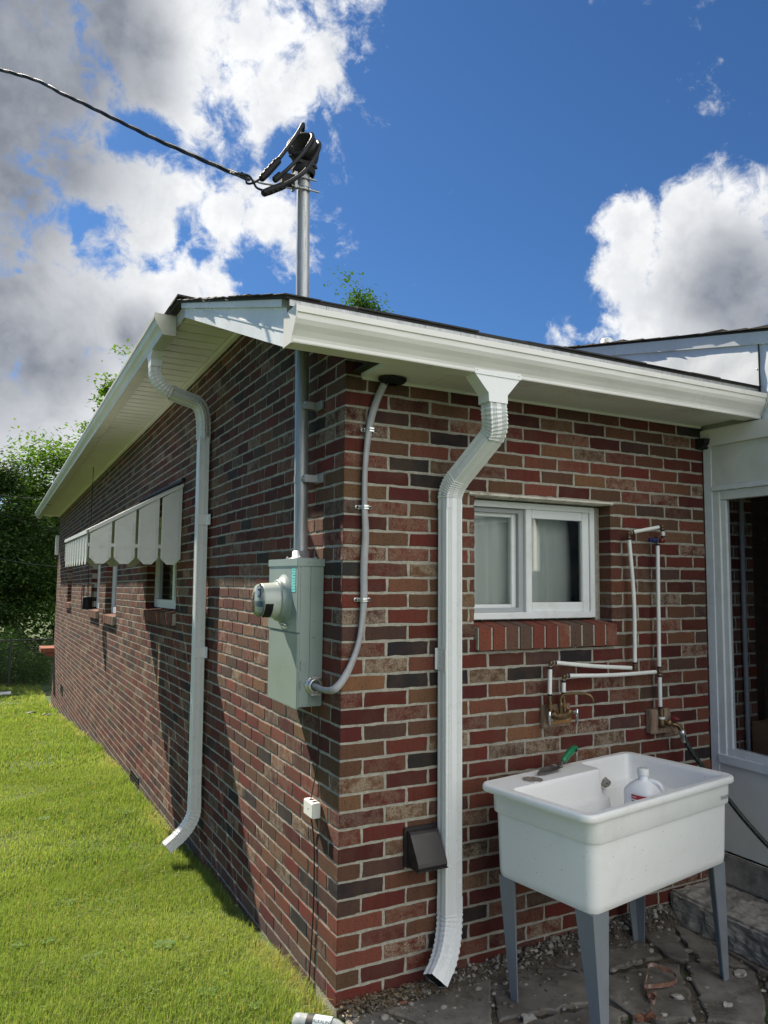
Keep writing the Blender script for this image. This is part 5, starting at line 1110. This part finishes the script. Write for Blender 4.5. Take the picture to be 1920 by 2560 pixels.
tree('tall_tree', 'tall pale-leaved tree with its sprigs higher up above the left gutter', gnd(322, 25), 10.7, .8, 6, 4200, .16, LG, 12, nl=18, lo=.6, trunk_r=.12)
tree('tall_tree', 'slim pale-leaved tree whose top sprigs show lower down beside the left gutter', gnd(228, 25.5), 8.9, .85, 6, 4200, .16, LG, 15, nl=18, lo=.6, trunk_r=.12)
tree('slender_tree', 'small-leaved tree top peeking over the roof behind the mast', gnd(838, 30), 15.6, 1.25, 8, 12000, .17, LM, 9, nl=30, lo=.72, trunk_r=.15)
# the wooded mass behind
N = 52000; D_ = rng.uniform(26, 36, N); U_ = rng.uniform(-500, 420, N); Z_ = rng.uniform(0, 1, N)**.9
vec = np.array([list(ray(u, 1445)) for u in U_]); C = np.array(list(CAM))+vec*D_[:, None]; hh = 5.2+1.0*np.sin(U_*.02)+.6*np.sin(U_*.05+1); C[:, 2] = -1.35+Z_*hh; cl = np.sin(C[:, 0]*2.1)*np.sin(C[:, 2]*2.6+C[:, 1])>-.35; C = C[cl]
o = leaves(C, .22, 'woodland', LM, None, np.clip(rng.uniform(0, .75, len(C)), 0, 1)); tag(o, 'dense green woodland closing the view beyond the fence', 'woodland', kind='stuff')
N = 15000; D_ = rng.uniform(19.3, 22, N); U_ = rng.uniform(-300, 135, N); vec = np.array([list(ray(u, 1445)) for u in U_]); C = np.array(list(CAM))+vec*D_[:, None]; C[:, 2] = -1.3+rng.uniform(0, 1, N)**1.6*(1.1+.4*np.sin(U_*.05)); o = leaves(C, .10, 'undergrowth', LM, None); tag(o, 'low undergrowth along the wire fence', 'undergrowth', kind='stuff')
# ------------------------------------------------------------------ wire fence
fe = thing('wire_fence', 'chain-link fence with round posts crossing behind the lawn', 'fence', (0, 18.6, -1.25)); FY = 18.4
for x in (-8.3, -5.9, -3.5, -.72, 1.8): MB().cyl((x, FY, -1.4), (x, FY, -.02), .028, 10).build('post', wirem, fe)
m = MB().tube([(-9, FY, -.06), (2.5, FY, -.06)], .02, 8); m.build('top_rail', wirem, fe)
m = MB(); x = -5
while x < 2.0:
    for s_ in (1, -1): a = Vector((x, FY+.01*s_, -1.25)); b = a+Vector((1.18*s_, 0, 1.18)); dd = (b-a).normalized(); m.add([a+Vector((-.003, 0, 0)), a+Vector((.003, 0, 0)), b+Vector((.003, 0, 0)), b+Vector((-.003, 0, 0))], [(0, 1, 2, 3)])
    x += .075
m.build('mesh', wirem, fe)
for i, (u0_, v0_, u1_, v1_, d0_, d1_, lab) in enumerate(((-60, 1262, 152, 1330, 14.0, 17.2, 'upper thin overhead wire reaching the far corner of the house'), (-60, 1386, 152, 1418, 14.0, 17.2, 'lower thin overhead wire level with the far window awning'), (-60, 1228, 118, 1248, 16, 19, 'faint topmost thin wire among the far trees'))):
    a, b = away(u0_, v0_, d0_), away(u1_, v1_, d1_); tag(MB().tube(curve_pts([a, (a+b)/2-Vector((0, 0, .03)), b], 5), .008, 5).build('overhead_wire', wirem), lab, 'overhead wire', 'thin wires at the far corner')
tag(MB().box((-.07, LEN-.12, 2.0), (-.001, LEN-.03, 2.42), bev=.01).build('utility_box', labw), 'small white utility box under the eave at the far corner', 'utility box')
p = at(10, 1737, 2, -1.22); tag(MB().box((p.x-.9, p.y-.1, -1.21), (p.x+.15, p.y+.1, -1.16), bev=.01).build('white_board', labw), 'flat white board lying in the far grass at left edge', 'board')
p = at(100, 1795, 2, -.95); 
for i, (u, v, lab) in enumerate(((78, 1782, 'dark clod on the far lawn'), (115, 1795, 'dark stick-like clump on the lawn near the house corner'))):
    q = at(u, v, 2, -.93); q = Vector((q.x, q.y, gz(q.x, q.y)+.03)); tag(rock(q, .07, wg, 'clod', 80+i, (1.6, 1, .4)), lab, 'clod')

# ------------------------------------------------------------------ grass
def gzv(Y): return np.interp(Y, [-6, 0, 1.24, 5.8, 15.2, 30, 200], [-.06, -.095, -.16, -.37, -1.19, -1.35, -1.6])
def grass(N, x0, x1, y0, y1, h, wd, name=None, density=None):
    X = rng.uniform(x0, x1, N); Y = rng.uniform(y0, y1, N)
    d = np.sin(X*3.1+Y*1.7)*np.sin(X*1.3-Y*2.3+1)+.5*np.sin(X*7+3*np.sin(Y*5)); keep = rng.uniform(0, 1, N) < np.clip(.78+.25*d, .2, 1)
    keep &= ~((X > -.03) & (Y > -.03)) & ~((X > -.01+.06*np.sin(Y*19)) & (Y < 0)); X, Y, d = X[keep], Y[keep], d[keep]; n = len(X)
    patch = np.sin(X*1.9+2*np.sin(Y*.9))*np.sin(Y*2.1+X)
    edge = np.exp(-np.abs(X)/.07)*(rng.uniform(0, 1, n) < .5)
    H = h*rng.uniform(.45, 1.25, n)*(1+.35*d)*(1+.9*edge); th = rng.uniform(0, 2*np.pi, n); lean = np.abs(rng.normal(.5, .35, n)); dirn = np.stack([np.cos(th), np.sin(th)], 1)*.6+np.array([.45, -.35])
    Z = gzv(Y); w2 = wd*rng.uniform(.6, 1.3, n)/2; pa = rng.uniform(0, np.pi, n); sx, sy = np.cos(pa)*w2, np.sin(pa)*w2
    V = np.zeros((n, 5, 3)); V[:, 0] = np.stack([X-sx, Y-sy, Z-.004], 1); V[:, 1] = np.stack([X+sx, Y+sy, Z-.004], 1)
    mx, my = X+dirn[:, 0]*H*lean*.35, Y+dirn[:, 1]*H*lean*.35; V[:, 2] = np.stack([mx+sx*.8, my+sy*.8, Z+H*.6], 1); V[:, 3] = np.stack([mx-sx*.8, my-sy*.8, Z+H*.6], 1)
    V[:, 4] = np.stack([X+dirn[:, 0]*H*lean, Y+dirn[:, 1]*H*lean, Z+H*(1-.25*lean)], 1)
    dry = np.exp(-(((X+.06)/.08)**2))*(np.sin(Y*2.3+1) > .35)*rng.uniform(0, .75, n)+(rng.uniform(0, 1, n) < .05)*.6+np.clip(-patch-.3, 0, 1)*rng.uniform(0, .35, n)
    return V, np.clip(rng.uniform(0, .55, n)+.22*patch+.12, 0, .82)*(1-np.clip(dry*1.5, 0, 1))+np.clip(dry*1.5, 0, 1)
gm = bpy.data.materials.new('grass_blade'); gm.use_nodes = True; t = NT(gm.node_tree); b = t.n['Principled BSDF']; o_ = t.n['Material Output']
a = t.new('ShaderNodeAttribute', attribute_name='rnd'); cr = t.new('ShaderNodeValToRGB'); t.put(cr.inputs[0], a.outputs['Fac']); e = cr.color_ramp.elements
e[0].position = 0; e[0].color = (.085, .140, .026, 1); e[1].position = 1; e[1].color = (.34, .28, .14, 1)
x_ = e.new(.45); x_.color = (.175, .245, .052, 1); x_ = e.new(.80); x_.color = (.26, .31, .100, 1); x_ = e.new(.90); x_.color = (.31, .27, .13, 1)
t.put(b.inputs['Base Color'], cr.outputs[0]); b.inputs['Roughness'].default_value = .45; b.inputs['Specular IOR Level'].default_value = .35
tl = t.new('ShaderNodeBsdfTranslucent'); t.put(tl.inputs[0], t.mix(1.0, cr.outputs[0], (1.5, 1.5, .8), 'MULTIPLY')); mx = t.new('ShaderNodeMixShader'); mx.inputs[0].default_value = .40
t.l.new(b.outputs[0], mx.inputs[1]); t.l.new(tl.outputs[0], mx.inputs[2]); t.l.new(mx.outputs[0], o_.inputs[0])
parts = [grass(230000, -1.6, .02, -.45, 2.2, .042, .0025), grass(130000, -2.6, 0, 2.2, 5.5, .042, .0042), grass(110000, -5.0, 0, 5.5, 11, .050, .009), grass(90000, -9, .0, 11, 19, .055, .017), grass(26000, -4.2, -1.6, -.6, 2.2, .05, .006)]
V = np.concatenate([p[0] for p in parts]); R = np.concatenate([p[1] for p in parts])
tag(npmesh('grass', V, 5, [(0, 1, 2, 3), (3, 2, 4)], gm, R), 'short mown green lawn grass beside the long wall', 'grass', kind='stuff')
# dry thatch along the wall foot
# broadleaf weeds: rosettes of their own
WM = leafmat('weed_leaf', (.08, .15, .04), (.16, .24, .08), .3); WM.node_tree.nodes['Principled BSDF'].inputs['Roughness'].default_value = .8; WM.node_tree.nodes['Principled BSDF'].inputs['Specular IOR Level'].default_value = .12
def weed(u, v, zg, r, nlf, lab, seed, name='broadleaf_weed'):
    rs = random.Random(seed); p = at(u, v, 2, zg); p = Vector((p.x, p.y, gz(p.x, p.y))); t = thing(name, lab, 'weed', p, 'broadleaf weeds in the lawn')
    for k in range(nlf):
        th = k*2.4+rs.uniform(-.3, .3); L = r*rs.uniform(.6, 1.1); d = Vector((math.cos(th), math.sin(th), 0)); s_ = Vector((-d.y, d.x, 0)); rg = []
        for q, wd in ((0, .04), (.25, .16), (.5, .26), (.75, .22), (1, .03)):
            c_ = p+d*L*q+Vector((0, 0, .012+L*(.75*q-.45*q*q))); rg.append([c_-s_*L*wd+Vector((0, 0, L*.05)), c_, c_+s_*L*wd+Vector((0, 0, L*.05))])
        o = MB().loft(rg, closed=False, smooth=True).build('leaf', WM, t); a = o.data.attributes.new('rnd', 'FLOAT', 'POINT'); rv = rs.random(); a.data.foreach_set('value', [rv]*len(o.data.vertices))
def z8(x, y): return (x*.4822, 1900+y*.4822)
for i, (x, y, r, n_, lab) in enumerate(((640, 285, .10, 9, 'bright broadleaf weed level with the downspout outlet'), (350, 720, .075, 8, 'bright broadleaf weed left of lawn centre'), (850, 985, .085, 9, 'grey-green weed cluster in the lower middle of the lawn'), (820, 1090, .05, 6, 'small weed just below the grey-green cluster'), (470, 1040, .06, 8, 'yellow-green weed in the lower left lawn'), (520, 1090, .045, 6, 'small weed right below the yellow-green one'),
        (1080, 1265, .06, 8, 'dark leafy weed near the bottom middle of the lawn'), (1280, 1250, .055, 6, 'upright pointed weed near bottom right of the lawn'), (740, 600, .045, 6, 'pale clover-like weed in the middle of the lawn'), (230, 310, .07, 7, 'weed in the upper left lawn'), (1330, 1345, .055, 8, 'toothed weed at bottom edge left of the bottle'), (240, 940, .055, 7, 'dark weed at the left of the lawn'), (90, 960, .04, 6, 'small weed near the left picture edge'), (960, 930, .035, 6, 'tiny weed above the grey-green cluster'), (1560, 1290, .05, 8, 'leafy weed at the wall corner just above the bottle'), (1150, 1150, .03, 5, 'tiny weed right of the middle near the wall'))):
    weed(*z8(x, y), -.14 if y > 500 else -.25, r*.72, n_+2, lab, 100+i)
# small debris leaves and clover patch as stuff
N = 16000; X = -rng.uniform(.03, 1.7, N); Y = rng.uniform(-.4, 3.5, N); kk = (np.sin(X*5+Y*3)*np.sin(Y*4-X*2)+.5*np.sin(X*13)*np.sin(Y*11) > .30); X, Y = X[kk], Y[kk]; C = np.stack([X, Y, gzv(Y)+rng.uniform(.012, .04, len(X))], 1)
tag(leaves(C, .014, 'clover', WM, None, droop=.15), 'patches of small clover leaves through the lawn', 'clover', kind='stuff')
N = 900; X = rng.uniform(0.01, .45, N); Y = -np.abs(rng.normal(0, .05, N))-.003; C = np.stack([X, Y, np.full(N, -.055)+rng.uniform(0, .02, N)], 1)
N = 1500; X = rng.uniform(0.02, 1.77, N); Y = -rng.uniform(0, 1.15, N); kk = np.sin(X*9+Y*5)*np.sin(Y*11-X*4) > .1; C = np.concatenate([C, np.stack([X[kk], Y[kk], np.full(kk.sum(), -.070)], 1)])
tag(leaves(C, .014, 'dry_debris', mat('dry_debris', (.16, .12, .07), .9), None, droop=.1), 'dry grass bits and leaf litter along the end wall and over the paving', 'debris', kind='stuff')
S.render.engine = 'CYCLES'
